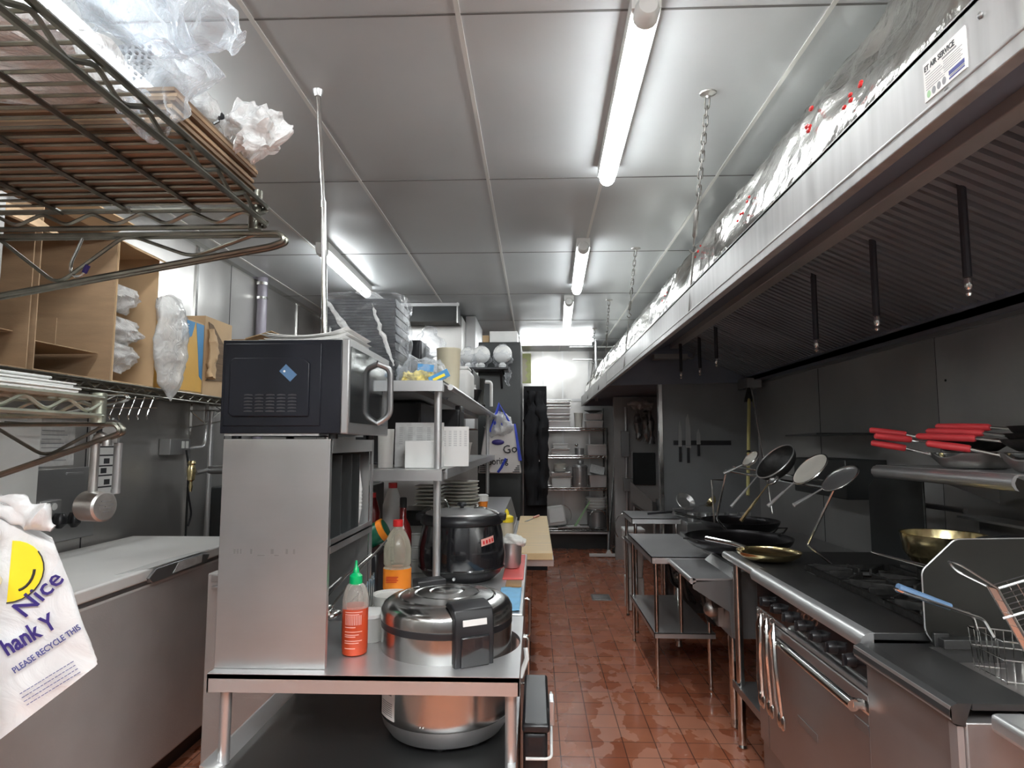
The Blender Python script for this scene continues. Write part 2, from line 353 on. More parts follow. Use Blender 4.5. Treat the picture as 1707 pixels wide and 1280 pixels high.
def textg(g, s, size, origin, ux, uy, ext=0.0004, width=1.0, bold=0.0):
    cu = bpy.data.curves.new('t', 'FONT'); cu.body = s; cu.size = size; cu.extrude = ext; cu.offset = bold; cu.resolution_u = 2
    o = bpy.data.objects.new('t', cu); COL.objects.link(o)
    dg = bpy.context.evaluated_depsgraph_get(); me = bpy.data.meshes.new_from_object(o.evaluated_get(dg))
    bpy.data.objects.remove(o); ux = Vector(ux).normalized(); uy = Vector(uy).normalized(); R = Matrix((ux, uy, ux.cross(uy))).transposed()
    g.add([Vector(origin) + R @ Vector((v.co.x*width, v.co.y, v.co.z)) for v in me.vertices], [tuple(p.vertices) for p in me.polygons])
    bpy.data.meshes.remove(me); return g
CH, XL, XR, YB = 2.80, -2.28, 1.95, 9.25
ORD = ['', 'second ', 'third ', 'fourth ', 'fifth ', 'sixth ', 'seventh ', 'eighth ', 'ninth ', 'tenth ', 'eleventh ']
def nth(k, n):
    """wording for item k (0 = lowest) of a stack of n"""
    if k == 0: return 'lowest'
    if k == n-1: return 'topmost'
    return ORD[k] + 'from the bottom' if k < n/2 else ORD[n-1-k] + 'from the top'

# ============================================================ THE SETTING
struct(G().box(XL-.1, XR+.1, -1.8, YB+.1, -.1, 0).build('floor', M['floor'], smooth=0, loc=(0,0,0)))
struct(G().box(XL-.1, XR+.1, -1.8, YB+.1, CH, CH+.1).build('ceiling', M['ceil'], smooth=0, loc=(0,0,CH)))
struct(G().box(XL-.1, XL, -1.8, YB+.1, 0, CH).build('wall_left', M['wall_l'], smooth=0, loc=(XL,0,0)))
struct(G().box(XR, XR+.1, -1.8, YB+.1, 0, CH).build('wall_right', M['wall_r'], smooth=0, loc=(XR,0,0)))
struct(G().box(XL, XR, YB, YB+.1, 0, CH).build('wall_back', M['wall_b'], smooth=0, loc=(0,YB,0)))
struct(G().box(XL, XR, -1.8, -1.7, 0, CH).build('wall_front', M['aisle_wall'], smooth=0, loc=(0,-1.7,0)))
struct(G().box(XL, -1.27, -1.7, 1.42, 0, CH).build('wall_near_left', M['wall_l'], smooth=0, loc=(-1.27,0,0)))
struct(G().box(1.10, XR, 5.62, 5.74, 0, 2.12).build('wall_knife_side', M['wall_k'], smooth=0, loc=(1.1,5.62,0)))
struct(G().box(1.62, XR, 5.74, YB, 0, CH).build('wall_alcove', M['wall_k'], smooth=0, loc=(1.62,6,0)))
# door-like metal trim round the opening beside the knife wall
g = G(); g.box(1.085, 1.115, 5.59, 5.63, 0, 2.02); g.box(.70, 1.115, 5.59, 5.63, 1.985, 2.01); struct(g.build('trim_1', M['chrome'], smooth=0))
# ceiling seams: raised strips along the room, fine dark joints across it
g = G()
for x in (-2.15, -1.53, -.90, -.24, .345, .92): g.box(x-.008, x+.008, -1.7, YB, CH-.004, CH+.001)
struct(g.build('trim_2', mat('ceiling_strip', (.74,.73,.70), .4, .4, .03), smooth=0))
g = G()
for k in range(-3, 6): y = 1.86 + 1.25*k; g.box(XL, XR, y-.004, y+.004, CH-.002, CH+.001)
struct(g.build('trim_3', mat('ceiling_joint', (.14,.135,.13), .6, 0, .2), smooth=0))
# cove strip where the left wall meets the ceiling, and panel strips on the left wall
g = G(); g.box(XL, XL+.022, 1.42, YB, CH-.03, CH)
for y in (4.07, 5.86, 7.1): g.box(XL, XL+.012, y-.014, y+.014, .3, CH)
struct(g.build('trim_4', M['chrome'], smooth=0))
g = G()
for y in (3.13, 4.55, 6.5): g.box(XL, XL+.002, y-.003, y+.003, 0, CH)
for y, zz in ((3.12, 2.1), (1.9, 2.1), (4.4, 2.1)): g.box(XR-.002, XR, y-.003, y+.003, 0, 2.06)
struct(g.build('trim_5', M['black'], smooth=0))
g = G(); g.box(XR-.02, XR, .2, 5.62, 1.965, 2.0)
struct(g.build('trim_6', M['steeld'], smooth=0))
g = G()
for y in (.0, .18, .42): g.box(.1+y*1.6, .12+y*1.6, YB-.012, YB, .0, CH)
g.box(-.2, .9, YB-.03, YB, 2.06, 2.10)
struct(g.build('trim_7', M['steel'], smooth=0))
# screws of the right wall panels
g = G()
for y, z in ((3.05, 1.52), (2.35, 1.66), (2.32, 1.78), (3.05, 1.75)): g.cyl((XR-.007, y, z), (XR, y, z), .006, n=8)
struct(g.build('trim_8', M['black']))

struct(G().box(XR-.004, XR, .2, 3.115, .9, 1.962).build('trim_9', steel('lit_wall_sheet', 0.62, 0.33, (1,1,14), 0.12, (1,.985,.96), 0.01, 0.5, metal=0.85), smooth=0))  # thin lighter sheet, its colour stands in for light reflected by the near wall
# ============================================================ CEILING LAMPS
def lamp(x0, y0, x1, y1, label, z=2.735, r=.037, m='lamp'):
    d = Vector((x1-x0, y1-y0, 0)).normalized(); c = Vector(((x0+x1)/2, (y0+y1)/2, z))
    t = thing('ceiling_lamp', label, 'ceiling lamp', c, 'tube lamps on the ceiling')
    a, b = Vector((x0, y0, z)), Vector((x1, y1, z)); n = 12
    pts = [a + d*.045]; rs = [r]
    pts += [b - d*.03]; rs += [r]
    for k in range(1, 6): u = k/5*pi/2; pts.append(b - d*.03 + d*.03*sin(u)); rs.append(max(.002, r*cos(u)))
    G().tube(pts, rs, 14).build('diffuser', M[m], t)
    G().tube([a - d*.012, a + d*.01, a + d*.05], [r*.75, r*1.03, r*1.03], 14).build('end_cap', M['lampcap'], t)
    s = d.cross(Vector((0, 0, 1))); g = G()
    R = Matrix((d, s, Vector((0,0,1)))).transposed()
    g.obox(c + Vector((0,0,.037)), ((b-a).length*.97, .088, .054), R); g.build('housing', M['lampcap'], t)
    return t
lamp(.335, 1.76, .352, 3.0, 'large glowing tube lamp overhead, nearest of the lamps in the centre row')
lamp(.318, 4.04, .352, 5.27, 'second glowing tube lamp of the centre row, at mid distance')
lamp(.308, 5.66, .352, 6.98, 'farthest lengthwise tube lamp of the centre row, just before the crosswise lamp', m='lamp_dim')
lamp(-1.43, 4.06, -1.45, 5.3, 'glowing tube lamp over the left side, behind the thin metal pole')
lamp(-1.43, 1.22, -1.43, 2.45, 'tube lamp of the left row, behind the bags on the upper near shelf', m='lamp')
lamp(-1.0, -1.5, -1.0, -.3, 'added fill tube lamp behind the viewer at the far left', m='lamp_fill')  # extra unseen lamp, put in to brighten faces turned to the camera
lamp(.35, -.9, .35, .35, 'tube lamp behind the viewer over the aisle', m='lamp_fill')  # centre row carried on out of view, boosted for fill
lamp(-.35, -1.5, -.35, -.25, 'added fill tube lamp behind the viewer, left of the aisle', m='lamp_fill')  # another added fill lamp, lights the table and freezer fronts
lamp(1.2, -1.45, 1.2, -.2, 'added fill tube lamp behind the viewer, right of the aisle', m='lamp_fill')  # added fill lamp, lights the cooking side from behind the camera
t = thing('ceiling_lamp', 'double tube lamp mounted crosswise before the back wall', 'ceiling lamp', (.27, 8.0, 2.72), 'tube lamps on the ceiling')
G().box(-.2, .72, 7.93, 8.07, 2.765, 2.80).build('housing', M['lampcap'], t)
for yy, zz in ((7.86, 2.74), (8.14, 2.74)): G().tube([(-.19, yy, zz), (.73, yy, zz)], .02, 10).build('tube', M['lamp_dim'], t)

# ============================================================ EXHAUST HOOD
HX = .63
t = thing('exhaust_hood', 'long stainless exhaust hood over the cooking line on the right', 'exhaust hood', (HX, 3.0, 1.96))
g = G(); g.box(HX, HX+.012, .55, 5.6, 1.983, 2.087); g.box(HX, HX+.05, .55, 5.6, 2.08, 2.09); g.build('fascia', M['fascia'], t, smooth=0)
g = G(); g.box(HX-.004, HX+.02, .55, 5.6, 1.958, 1.985); g.box(HX-.006, HX, .55, 5.6, 1.981, 1.987); g.build('drip_rim', M['fascia'], t, smooth=0, bevel=.002)
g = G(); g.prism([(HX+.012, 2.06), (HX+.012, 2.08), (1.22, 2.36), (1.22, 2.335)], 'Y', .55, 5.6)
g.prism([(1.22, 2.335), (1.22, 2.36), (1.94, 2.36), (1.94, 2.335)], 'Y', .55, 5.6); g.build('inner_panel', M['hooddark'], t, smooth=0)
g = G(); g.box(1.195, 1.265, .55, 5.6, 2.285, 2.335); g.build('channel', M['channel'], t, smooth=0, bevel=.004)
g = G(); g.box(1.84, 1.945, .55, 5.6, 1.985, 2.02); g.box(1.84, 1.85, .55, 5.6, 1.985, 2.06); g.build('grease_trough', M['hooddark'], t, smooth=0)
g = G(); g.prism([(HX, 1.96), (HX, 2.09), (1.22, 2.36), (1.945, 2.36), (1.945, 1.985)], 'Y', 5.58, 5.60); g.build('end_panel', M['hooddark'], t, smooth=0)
# baffle filters: sloping corrugated panels, each a part
a, b = Vector((1.262, 0, 2.30)), Vector((1.865, 0, 2.025)); sl = b - a
yy = .58
while yy < 5.5:
    g = G(); w_ = .485; nb = 9
    nrm = Vector((-sl.z, 0, sl.x)).normalized()
    for k in range(nb):
        y0 = yy + .02 + (w_-.04)*k/nb; y1 = y0 + (w_-.04)/nb*.55
        vs = []
        for (p, off) in ((a, 0), (b, 0), (a, .022), (b, .022)):
            for y in (y0, y1): q = p - nrm*off*(-1); vs.append((q.x, y, q.z))
        g.add(vs, [(0,1,3,2), (4,6,7,5), (0,4,5,1), (2,3,7,6), (0,2,6,4), (1,5,7,3)])
    vs = [];  # backing sheet and frame
    for (p, off) in ((a, .024), (b, .024), (a, .03), (b, .03)):
        for y in (yy, yy+w_): q = p + nrm*off; vs.append((q.x, y, q.z))
    g.add(vs, [(0,1,3,2), (4,6,7,5), (0,4,5,1), (2,3,7,6), (0,2,6,4), (1,5,7,3)])
    for y in (yy, yy+w_-.018):
        vs = []
        for (p, off) in ((a, -.004), (b, -.004), (a, .026), (b, .026)):
            for q_ in (y, y+.018): q = p + nrm*off; vs.append((q.x, q_, q.z))
        g.add(vs, [(0,1,3,2), (4,6,7,5), (0,4,5,1), (2,3,7,6), (0,2,6,4), (1,5,7,3)])
    g.build('baffle_filter', M['filter'], t, smooth=0); yy += .50
# fire suppression nozzles on drop pipes
for i, (x, y, z) in enumerate(((1.35,1.98,1.91), (1.35,2.51,1.895), (1.35,3.05,1.89), (1.3,4.54,2.0), (1.3,5.0,1.985), (1.22,5.3,1.99))):
    g = G(); g.cyl((x, y, z+.06), (x, y, 2.34), .013, n=10); p = g.build('drop_pipe', M['pipedark'], t)
    g = G(); g.lathe([(.006,0), (.010,.008), (.007,.02), (.012,.03), (.012,.05), (.008,.06)], (x, y, z), 10); g.build('nozzle', M['chrome'], p)
g = G(); g.tube([(1.36, .6, 2.325), (1.36, 5.5, 2.325)], .012, 8); g.build('supply_pipe', M['hooddark'], t)
g = G(); g.box(1.0, 1.28, 5.3, 5.42, 2.16, 2.2); g.tube(fillet([(1.28,5.36,2.18),(1.34,5.36,2.16),(1.36,5.36,2.25)], .03), .008, 6); g.build('heat_link', M['steeld'], t)

t = thing('exhaust_hood', 'farther narrow hood continuing towards the back wall', 'exhaust hood', (HX, 7.1, 1.96))
g = G(); g.box(HX, HX+.012, 5.61, 8.7, 1.983, 2.087); g.box(HX-.004, HX+.02, 5.61, 8.7, 1.958, 1.985); g.build('fascia', M['fascia'], t, smooth=0)
g = G(); g.box(HX+.012, 1.6, 5.61, 8.7, 2.05, 2.07); g.box(HX, 1.6, 8.69, 8.7, 1.96, 2.087); g.box(1.0,1.6,5.61,5.62,2.13,2.34); g.build('inner_panel', M['hooddark'], t, smooth=0)

# foil wrapped fire insulation between hood and ceiling
def foilpt(u, v):
    y = .2 + u*8.3
    x = HX + .03 + .56*v; z = 2.092 + .70*v
    p = Vector((x, y, z)); e = sin(pi*min(1, max(0, v)))**.5 if 0 < v < 1 else 0
    d = (ridg((x*1, y*.8, z*1.0), 3.2, 1)-.3)*.05 + (ridg((x, y, z), 9, 2)-.3)*.018 + N3((x, y, z), 22, 3)*.006
    edge = min(1, v*5, (1-v)*5)
    return (x - d*.75*edge - .06*e, y, min(2.797, z + d*.55*edge + .03*e))
g = G(); g.grid(foilpt, 420, 40)
f = g.build('foil_wrap', M['foil'], smooth=60)
tag(f, 'crinkled silver foil insulation wrap running along the top of the hood', 'foil wrap')
for i, (y, v, s) in enumerate(((1.28,.10,1), (1.52,.16,1.2), (1.98,.12,1), (2.55,.16,.8), (3.2,.1,.8))):
    g = G()
    for k in range(5):
        p = Vector(foilpt((y+random.uniform(-.03,.03)-.2)/8.3, v+random.uniform(-.05,.05))) + Vector((-.012,0,.008))
        g.sph(p, .0042*s, 6, (1, 1.8, 1.2))
    g.build('red_tape', M['red'], f)

# service sticker on the hood
t = thing('service_sticker', 'white ET AIR SERVICE sticker on the hood front', 'sticker', (HX-.001, .945, 1.998))
g = G(); g.box(HX-.0015, HX, .893, .992, 1.999, 2.063); g.build('sheet', M['paper'], t, smooth=0, loc=None)
U, V = (0,-1,0), (0,0,1)
text('ET AIR SERVICE', .0125, (HX-.0017, .989, 2.0485), U, V, M['ink'], t, width=.86, bold=.0002)
g = G()
for (ya, yb, zz, h) in [(.987,.975,2.043,.002), (.945,.912,2.043,.0025)]+[(.987,.95-.004*(k%3),2.038-.0042*k,.0008) for k in range(6)]+[(.943,.90+.004*(k%2),2.038-.0036*k,.0008) for k in range(6)]:
    g.box(HX-.0018, HX-.0015, yb, ya, zz, zz+h)
g.box(HX-.0018, HX-.0015, .897, .93, 2.0065, 2.0085); g.build('small_print', M['inkg'], t, smooth=0)
g = G(); g.box(HX-.0018, HX-.0015, .897, .932, 2.0095, 2.016); g.box(HX-.0018, HX-.0015, .897, .932, 2.003, 2.0055); g.build('blue_band', M['inkblue'], t, smooth=0)
for k, m_ in enumerate(('greenpl', 'inkg', 'inkg', 'inkg')):
    g = G(); y = .981 - k*.0125; g.prism([(y+.0045*cos(q*pi/8), 2.0085+.006*sin(q*pi/8)) for q in range(16)], 'X', HX-.0019, HX-.0015); g.build('seal', M[m_], t, smooth=0)
g = G(); g.sph((HX-.002, .86, 2.055), .005, 10, (.6,1,1)); g.sph((HX-.002,.94,1.993), .002, 8, (.6,3,1)); g.build('rivet', M['steeld'], bpy.data.objects['exhaust_hood'])

# chains that hold the hood
def chain(top, mid, bot, label, hook=True, lk=.045):
    top, mid, bot = Vector(top), Vector(mid), Vector(bot)
    t = thing('hanging_chain', label, 'chain', top, 'chains holding the hood')
    d = (mid-top); L = d.length; d.normalize(); n = int(L*.72/(lk*.72)); g = G()
    s1 = d.cross(Vector((1,0,0))).normalized(); s2 = d.cross(s1)
    for k in range(n):
        c = top + d*(.02 + lk*.72*(k+.5)); s = s1 if k % 2 else s2; h, r = lk/2-.009, .009; pts = []
        for q in range(12):
            a = 2*pi*q/12; pts.append(c + s*cos(a)*r + d*(sin(a)*r + (h if sin(a) >= 0 else -h)))
        g.tube(pts, .0028, 5, closed=True)
    g.build('links', M['chaind'], t)
    e = top + d*(.02 + lk*.72*n)
    g = G(); g.cyl(e, e+(mid-e)*.15, .004, n=6); g.tube([e+(mid-e)*.15, e+(mid-e)*.2, e+(mid-e)*.75, e+(mid-e)*.8], [.004,.009,.009,.004], 8); g.cyl(e+(mid-e)*.8, mid, .004, n=6); g.build('turnbuckle', M['chaind'], t)
    g = G(); g.tube([mid + Vector((0.014*cos(a)-.0, 0, .014*sin(a)-.012)) for a in [radians(q) for q in range(80, -200, -20)]], .0035, 6); g.build('hook', M['chaind'], t)
    g = G(); g.cyl(mid + Vector((0,0,-.022)), bot, .004, n=6); g.build('rod', M['chaind'], t)
    g = G(); g.lathe([(.03,.0), (.028,-.004), (.008,-.012), (.004,-.02)], top, 12, sx=1.1); g.build('ceiling_plate', M['alu'], t)
chain((.67,2.345,2.8), (.645,2.53,2.25), (.628,2.56,1.985), 'nearest hood chain hanging beside the big tube lamp')
chain((.7,4.30,2.8), (.66,4.4,2.36), (.625,4.45,1.98), 'second hood chain, farther along the hood')
chain((.70,5.89,2.8), (.69,6.1,2.42), (.625,6.3,1.98), 'third hood chain by the far tube lamp')
chain((.70,7.4,2.8), (.69,7.5,2.42), (.625,7.6,1.98), 'farthest hood chain in front of the back wall')
for (x, y0, z0, z1, la) in ((.8,8.3,2.0,2.8,'pale vertical pipe at the back wall behind the hood'), ):
    g = G(); g.cyl((x, y0, z0), (x, y0, z1), .02, n=10); g.tube([(x-.3,y0,2.55),(x+.4,y0,2.55)], .01, 8); g.tube([(x-.35,y0,2.72),(x+.5,y0,2.72)], .012, 8)
    tag(g.build('pipework', M['steel']), la, 'pipe')

# ============================================================ LEFT: WIRE SHELVES
def wire_shelf(name, label, x0, x1, y0, y1, z, m, wall='L', pitch=.028, h=.04, waves=True, r=.0045, amp=None, endwave=True, group=None):
    """x1 = aisle side. rails top and bottom round the edge, zigzag between, deck wires across"""
    t = thing(name, label, 'wire shelf', ((x0+x1)/2, (y0+y1)/2, z), group)
    g = G()
    for zz in (z, z+h): g.tube(fillet([(x0,y0,zz),(x1,y0,zz),(x1,y1,zz),(x0,y1,zz)], .02, 3), r, 6); 
    g.tube([(x0,y0,z+h),(x0,y1,z+h)], r, 6)
    g.build('edge_rails', m, t)
    def zig(p, q, step):
        p, q = Vector(p), Vector(q); n = max(2, int((q-p).length/step)); pts = []
        for k in range(n+1):
            c = p.lerp(q, k/n); pts.append(c + Vector((0, 0, .006 if k % 2 else h-.006)))
        return fillet(pts, step*.25, 2)
    g = G()
    st = amp or .055
    g.tube(zig((x1-.004,y0,z), (x1-.004,y1,z), st), r*.72, 5)
    if endwave: g.tube(zig((x0,y1-.004,z), (x1,y1-.004,z), st), r*.72, 5); g.tube(zig((x0,y0+.004,z), (x1,y0+.004,z), st), r*.72, 5)
    g.build('zigzag_wire', m, t)
    g = G(); n = int((y1-y0)/pitch)
    for k in range(1, n): y = y0 + (y1-y0)*k/n; g.tube([(x0, y, z+h+.003), (x1, y, z+h+.003)], r*.55, 5)
    for k in range(1, 4 if x1-x0 > .4 else 3): x = x0 + (x1-x0)*k/(4 if x1-x0 > .4 else 3); g.tube([(x, y0, z+h-.003), (x, y1, z+h-.003)], r*.9, 5)
    g.build('deck_wires', m, t)
    return t
def bracket(label, xw, xt, y, z, drop, m, r=.0055, n=3):
    """cantilever arm: level bar, rising bar, bend wire between; tip towards the aisle"""
    t = thing('shelf_bracket', label, 'shelf bracket', (xw, y, z-drop), 'wire shelf brackets')
    g = G()
    for dy in (-.008, .008):
        g.tube(fillet([(xw, y+dy, z), (xt, y+dy, z), (xt+.012, y+dy, z-.018), (xt-.02, y+dy, z-.03), (xw, y+dy, z-drop)], .012, 4), r, 7)
    g.build('arm', m, t)
    pts = []
    L = xt - xw
    for k in range(n*2+1):
        u = k/(n*2); x = xw + L*.93*u; zz = z+.004 if k % 2 == 0 else z - drop*(1-u) - .022*u
        pts.append((x, y, zz))
    g = G(); g.tube(fillet(pts, .03, 4), r*.75, 6); g.build('bend_wire', m, t)
    return t
s1 = wire_shelf('wire_shelf', 'upper near wire shelf at top left, holding flattened cardboard and plastic bags', -1.25, -.605, -.2, 1.37, 1.945, M['chromed'], pitch=.031, r=.006)
bracket('large wire bracket under the far end of the upper near shelf', -1.268, -.585, 1.395, 1.935, .145, M['chromed'], n=2, r=.006)
g = G(); g.cyl((-.628, 1.352, 1.93), (-.628, 1.352, 2.02), .0145, n=14); g.build('corner_sleeve', M['chromed'], s1)
s2 = wire_shelf('wire_shelf', 'lower near wire shelf holding the stacked white lids', -1.25, -.972, -.2, 1.39, 1.515, M['chromeg'], pitch=.03, r=.0055)
g = G(); g.cyl((-.985, 1.385, 1.50), (-.985, 1.385, 1.567), .0145, n=14); g.build('corner_sleeve', M['chromeg'], s2)
bracket('smaller wire bracket under the lower near shelf where the dippers hang', -1.268, -.958, 1.415, 1.497, .128, M['chromed'], n=1, r=.0055)

# stack of flattened cardboard on the upper near shelf
z = 1.993
for k in range(10):
    h = .0078; a = random.uniform(-.012, .012); g = G()
    g.box(-1.15+a, -.628+a*.6, 1.02+a, 1.34+a*1.4, z, z+h*.9)
    o = g.build('cardboard_sheet', M['card' if k % 3 == 2 else 'cardd'], smooth=0)
    tag(o, 'flattened brown cardboard sheet, %s in the stack on the upper near shelf' % nth(k, 10), 'cardboard sheet', 'flattened cardboard on the upper near shelf'); z += h+.0003
CZ = z
# printed white bag, knotted
t = thing('knotted_bag', 'white printed plastic bag tied with a black knot, on the cardboard stack', 'plastic bag', (-.72, 1.18, CZ))
g = crumple([(-1.0,1.1,CZ+.055), (-.88,1.12,CZ+.075), (-.75,1.15,CZ+.065), (-.665,1.19,CZ+.045), (-.635,1.2,CZ+.038)], [(.02,.02),(.07,.075),(.065,.07),(.035,.035),(.007,.007)], .02, 14, 3, 36)
bb = g.build('bag_body', M['bagw'], t, smooth=60)
g = crumple([(-.635,1.2,CZ+.038), (-.60,1.2,CZ+.03), (-.555,1.2,CZ+.0), (-.535,1.2,CZ-.03)], [(.006,.006),(.035,.02),(.055,.03),(.045,.02)], .024, 26, 8, 48, 9)
g.build('bag_tail', M['bagw'], t, smooth=60)
g = G(); g.sph((-.635, 1.195, CZ+.037), .009, 8); g.tube([(-.635,1.19,CZ+.037), (-.63,1.18,CZ+.02), (-.638,1.175,CZ+.012)], .003, 5); g.build('knot', M['black'], t)
g = G()
for k in range(9):
    x = -.80 + k*.0125
    for j in range(7): zz = CZ+.035 + j*.010; g.box(x, x+.004, 1.055, 1.058+.004*(j%2), zz, zz+.0045)
g.build('print', M['inkg'], bb, smooth=0)
# big clear bag draped over the shelf edge with black trays inside
g = G()
g = crumple([(-.98,.92,2.34), (-.77,.96,2.22), (-.66,1.0,2.11), (-.65,1.0,2.03), (-.64,1.0,1.965)], [(.05,.09),(.10,.13),(.088,.07),(.055,.035),(.008,.008)], .045, 8, 12, 56, 10)
o = g.build('clear_bag', M['clear'], smooth=60, loc=(-.66,1.0,1.98)); tag(o, 'large clear plastic bag hanging over the edge of the upper near shelf', 'plastic bag')
g = crumple([(-.74,.97,2.22), (-.63,.99,2.20), (-.545,1.0,2.165), (-.50,1.0,2.135)], [(.05,.07),(.07,.06),(.05,.045),(.02,.012)], .03, 10, 22, 44, 8)
g.build('bag_opening', M['clear'], o, smooth=60)
g = G(); R = Matrix.Rotation(.5, 3, 'Y') @ Matrix.Rotation(.3, 3, 'X')
g.obox((-.83, .98, 2.105), (.14, .10, .035), R); g.obox((-.79,.97,2.07), (.06,.06,.03), R)
tag(g.build('black_box', M['black'], bevel=.006), 'black plastic item lying beside the clear bag on the upper near shelf', 'box')
for k, (x, y, z_, w_) in enumerate(((-.90,.84,1.995,.2), )):
    g = crumple([(x-.25,y,z_+.05), (x-.1,y,z_+.065), (x+.12,y+.03,z_+.06), (x+.24,y+.04,z_+.045)], [(.03,.04),(.05,.15),(.05,.15),(.03,.08)], .025, 9, 31, 36)
    o = g.build('plastic_bag', M['bagw'], smooth=60); tag(o, 'white printed plastic bag of goods lying deeper on the upper near shelf', 'plastic bag')
# hook with blue tip
t = thing('hook', 'curved metal hook with a blue tip hanging from the upper bracket', 'hook', (-1.06, 1.39, 1.842))
g = G(); pts = [(-1.055,1.395,1.935), (-1.066,1.395,1.905), (-1.079,1.395,1.875), (-1.081,1.395,1.852), (-1.068,1.395,1.838), (-1.052,1.395,1.842), (-1.043,1.395,1.852)]
g.tube(fillet(pts, .01, 3), .0035, 8); g.build('wire', M['chrome'], t); g = G(); g.tube([(-1.047,1.395,1.848), (-1.039,1.395,1.866)], .0055, 8); g.build('tip', M['purple'], t)
# white lids
for k, (x0, x1, y1, z_, h) in enumerate(((-1.24,-1.0,1.34,1.562,.012), (-1.24,-1.005,1.33,1.5745,.010), (-1.245,-1.06,1.33,1.585,.015))):
    g = G(); g.box(x0, x1, .85, y1, z_, z_+h*.6); g.box(x0-.004, x1+.004, .846, y1+.004, z_+h*.6, z_+h)
    tag(g.build('container_lid', M['white'], bevel=.003), ['long white plastic lid at the bottom of the stack on the lower near shelf', 'white plastic lid in the middle of the stack on the lower near shelf', 'white plastic lid topmost on the lower near shelf, set further back'][k], 'lid', 'white lids on the lower near shelf')

# hanging portion ladles
t = thing('portion_ladle', 'round flat-faced metal dipper with tube handle hanging from the lower bracket', 'ladle', (-1.0, 1.41, 1.28))
Rx = Matrix.Rotation(pi/2, 3, 'X') @ Matrix.Rotation(.35, 3, 'Y')
R = Matrix.Rotation(radians(76), 3, 'Z') @ Matrix.Rotation(pi/2, 3, 'X')
g = G(); g.lathe([(.001,-.03), (.030,-.03), (.034,-.026), (.034,.026), (.030,.03), (.001,.03)], (-1.005, 1.42, 1.311), 32, rot=R, cap=False); hd = g.build('head', M['alu'], t)
g = G(); R3 = Matrix.Rotation(radians(76), 3, 'Z')
for (zz, wd) in ((.012,.026), (.004,.034), (-.004,.03), (-.012,.016)):
    g.obox(Vector((-1.005,1.42,1.311)) + R3 @ Vector((.002,-.0305,zz)), (wd, .001, .003), R3)
g.build('embossing', M['steeld'], hd, smooth=0)
g = G(); g.tube(fillet([(-1.013,1.42,1.335), (-1.013,1.42,1.46), (-1.0,1.418,1.475), (-.985,1.418,1.462), (-.985,1.418,1.448)], .015, 5), [.0105]*2+[.0105]*0+[.0105]*16 if False else .0095, 12); g.build('handle', M['alu'], t)
t2 = thing('utensil', 'second hanging utensil showing only its tube handle behind the dipper', 'utensil', (-.985, 1.45, 1.35))
g = G(); g.cyl((-.982,1.455,1.345), (-.982,1.455,1.455), .0095, n=12); g.build('handle', M['steeld'], t2)
g = G(); g.cyl((-.982,1.455,1.337), (-.982,1.455,1.347), .0105, n=12); g.build('collar', M['steeld'], t2)
g = G(); g.tube(fillet([(-.982,1.455,1.455),(-.982,1.455,1.50),(-.975,1.42,1.51)], .01), .003, 6); g.build('hook', M['steeld'], t2)

# thank-you bags hanging in a bundle
t = thing('shopping_bags', 'bundle of white plastic shopping bags hanging at the left edge', 'shopping bag bundle', (-1.03, 1.2, .86))
def fr(P, Q, R_, S, amp, seed, nu=30, nv=40):
    """wrinkled sheet between four corners"""
    P, Q, R_, S = map(Vector, (P, Q, R_, S))
    def fn(u, v):
        p = P.lerp(Q, u).lerp(S.lerp(R_, u), v); n_ = (Q-P).cross(S-P).normalized()
        e = min(1, 6*v+.2)
        return p + n_*((ridg(p, 7, seed)-.5)*amp + N3(p, 20, seed)*amp*.4)*e
    return G().grid(fn, nu, nv)
nrm = Vector((.3517,-.9345,.0502)).normalized()      # the bundle hangs in this plane
A, B, Cc, D = Vector((-1.097,1.234,1.320)), Vector((-.985,1.273,1.243)), Vector((-.8945,1.2951,1.0035)), Vector((-1.036,1.236,.884))
for k in range(5):
    o_ = Vector((-.012*k-.004, .014*k+.01, .002*k)); g = fr(A+o_, B+o_*1.1, Cc+o_*.9, D+o_*1.5, .012, 40+k)
    g.build('bag_layer', M['bag'], t, smooth=60)
front = fr(A, B, Cc, D, .005, 40, 40, 50).build('front_bag', M['bag'], t, smooth=60)
g = crumple([(-1.12,1.21,1.34), (-1.085,1.2,1.24), (-1.06,1.19,1.05), (-1.025,1.19,.90)], [(.04,.05),(.035,.03),(.035,.03),(.018,.02)], .02, 9, 52, 30); g.build('folded_side', M['bag'], t, smooth=60)
g = crumple([(-1.11,1.23,1.35), (-1.05,1.25,1.325), (-1.01,1.26,1.30), (-.985,1.27,1.28)], [(.02,.02),(.03,.02),(.022,.012),(.006,.005)], .02, 12, 58, 26); g.build('loose_flap', M['bag'], t, smooth=60)
g = crumple([(-1.10,1.2,.93), (-1.075,1.2,.86), (-1.07,1.2,.76), (-1.06,1.2,.6)], [(.03,.04),(.05,.05),(.05,.05),(.03,.03)], .025, 12, 62, 30); g.build('lower_bundle', M['bagw'], t, smooth=60)
def bagtext(s_, size, p, q, m_, bold=0, width=1.0):
    ux = (Vector(q)-Vector(p)).normalized(); uy = nrm.cross(ux); return text(s_, size, Vector(p)+nrm*.007, ux, uy, m_, front, bold=bold, width=width)
bagtext('Nice', .050, (-1.0159,1.255,1.1077), (-.9755,1.2729,1.1564), M['purple'], .0005)
bagtext('hank Y', .047, (-1.0366,1.2436,1.0396), (-.9527,1.278,1.0939), M['purple'], .0012, .72)
bagtext('PLEASE RECYCLE THIS', .017, (-1.0215,1.2474,1.0056), (-.9343,1.2838,1.0713), M['inkblue'], .0003, .78)
g = G(); pA, pB = Vector((-1.008,1.2498,.968)), Vector((-.925,1.284,1.022)); ux = (pB-pA).normalized(); uy = nrm.cross(ux); R = Matrix((ux, nrm, uy)).transposed()
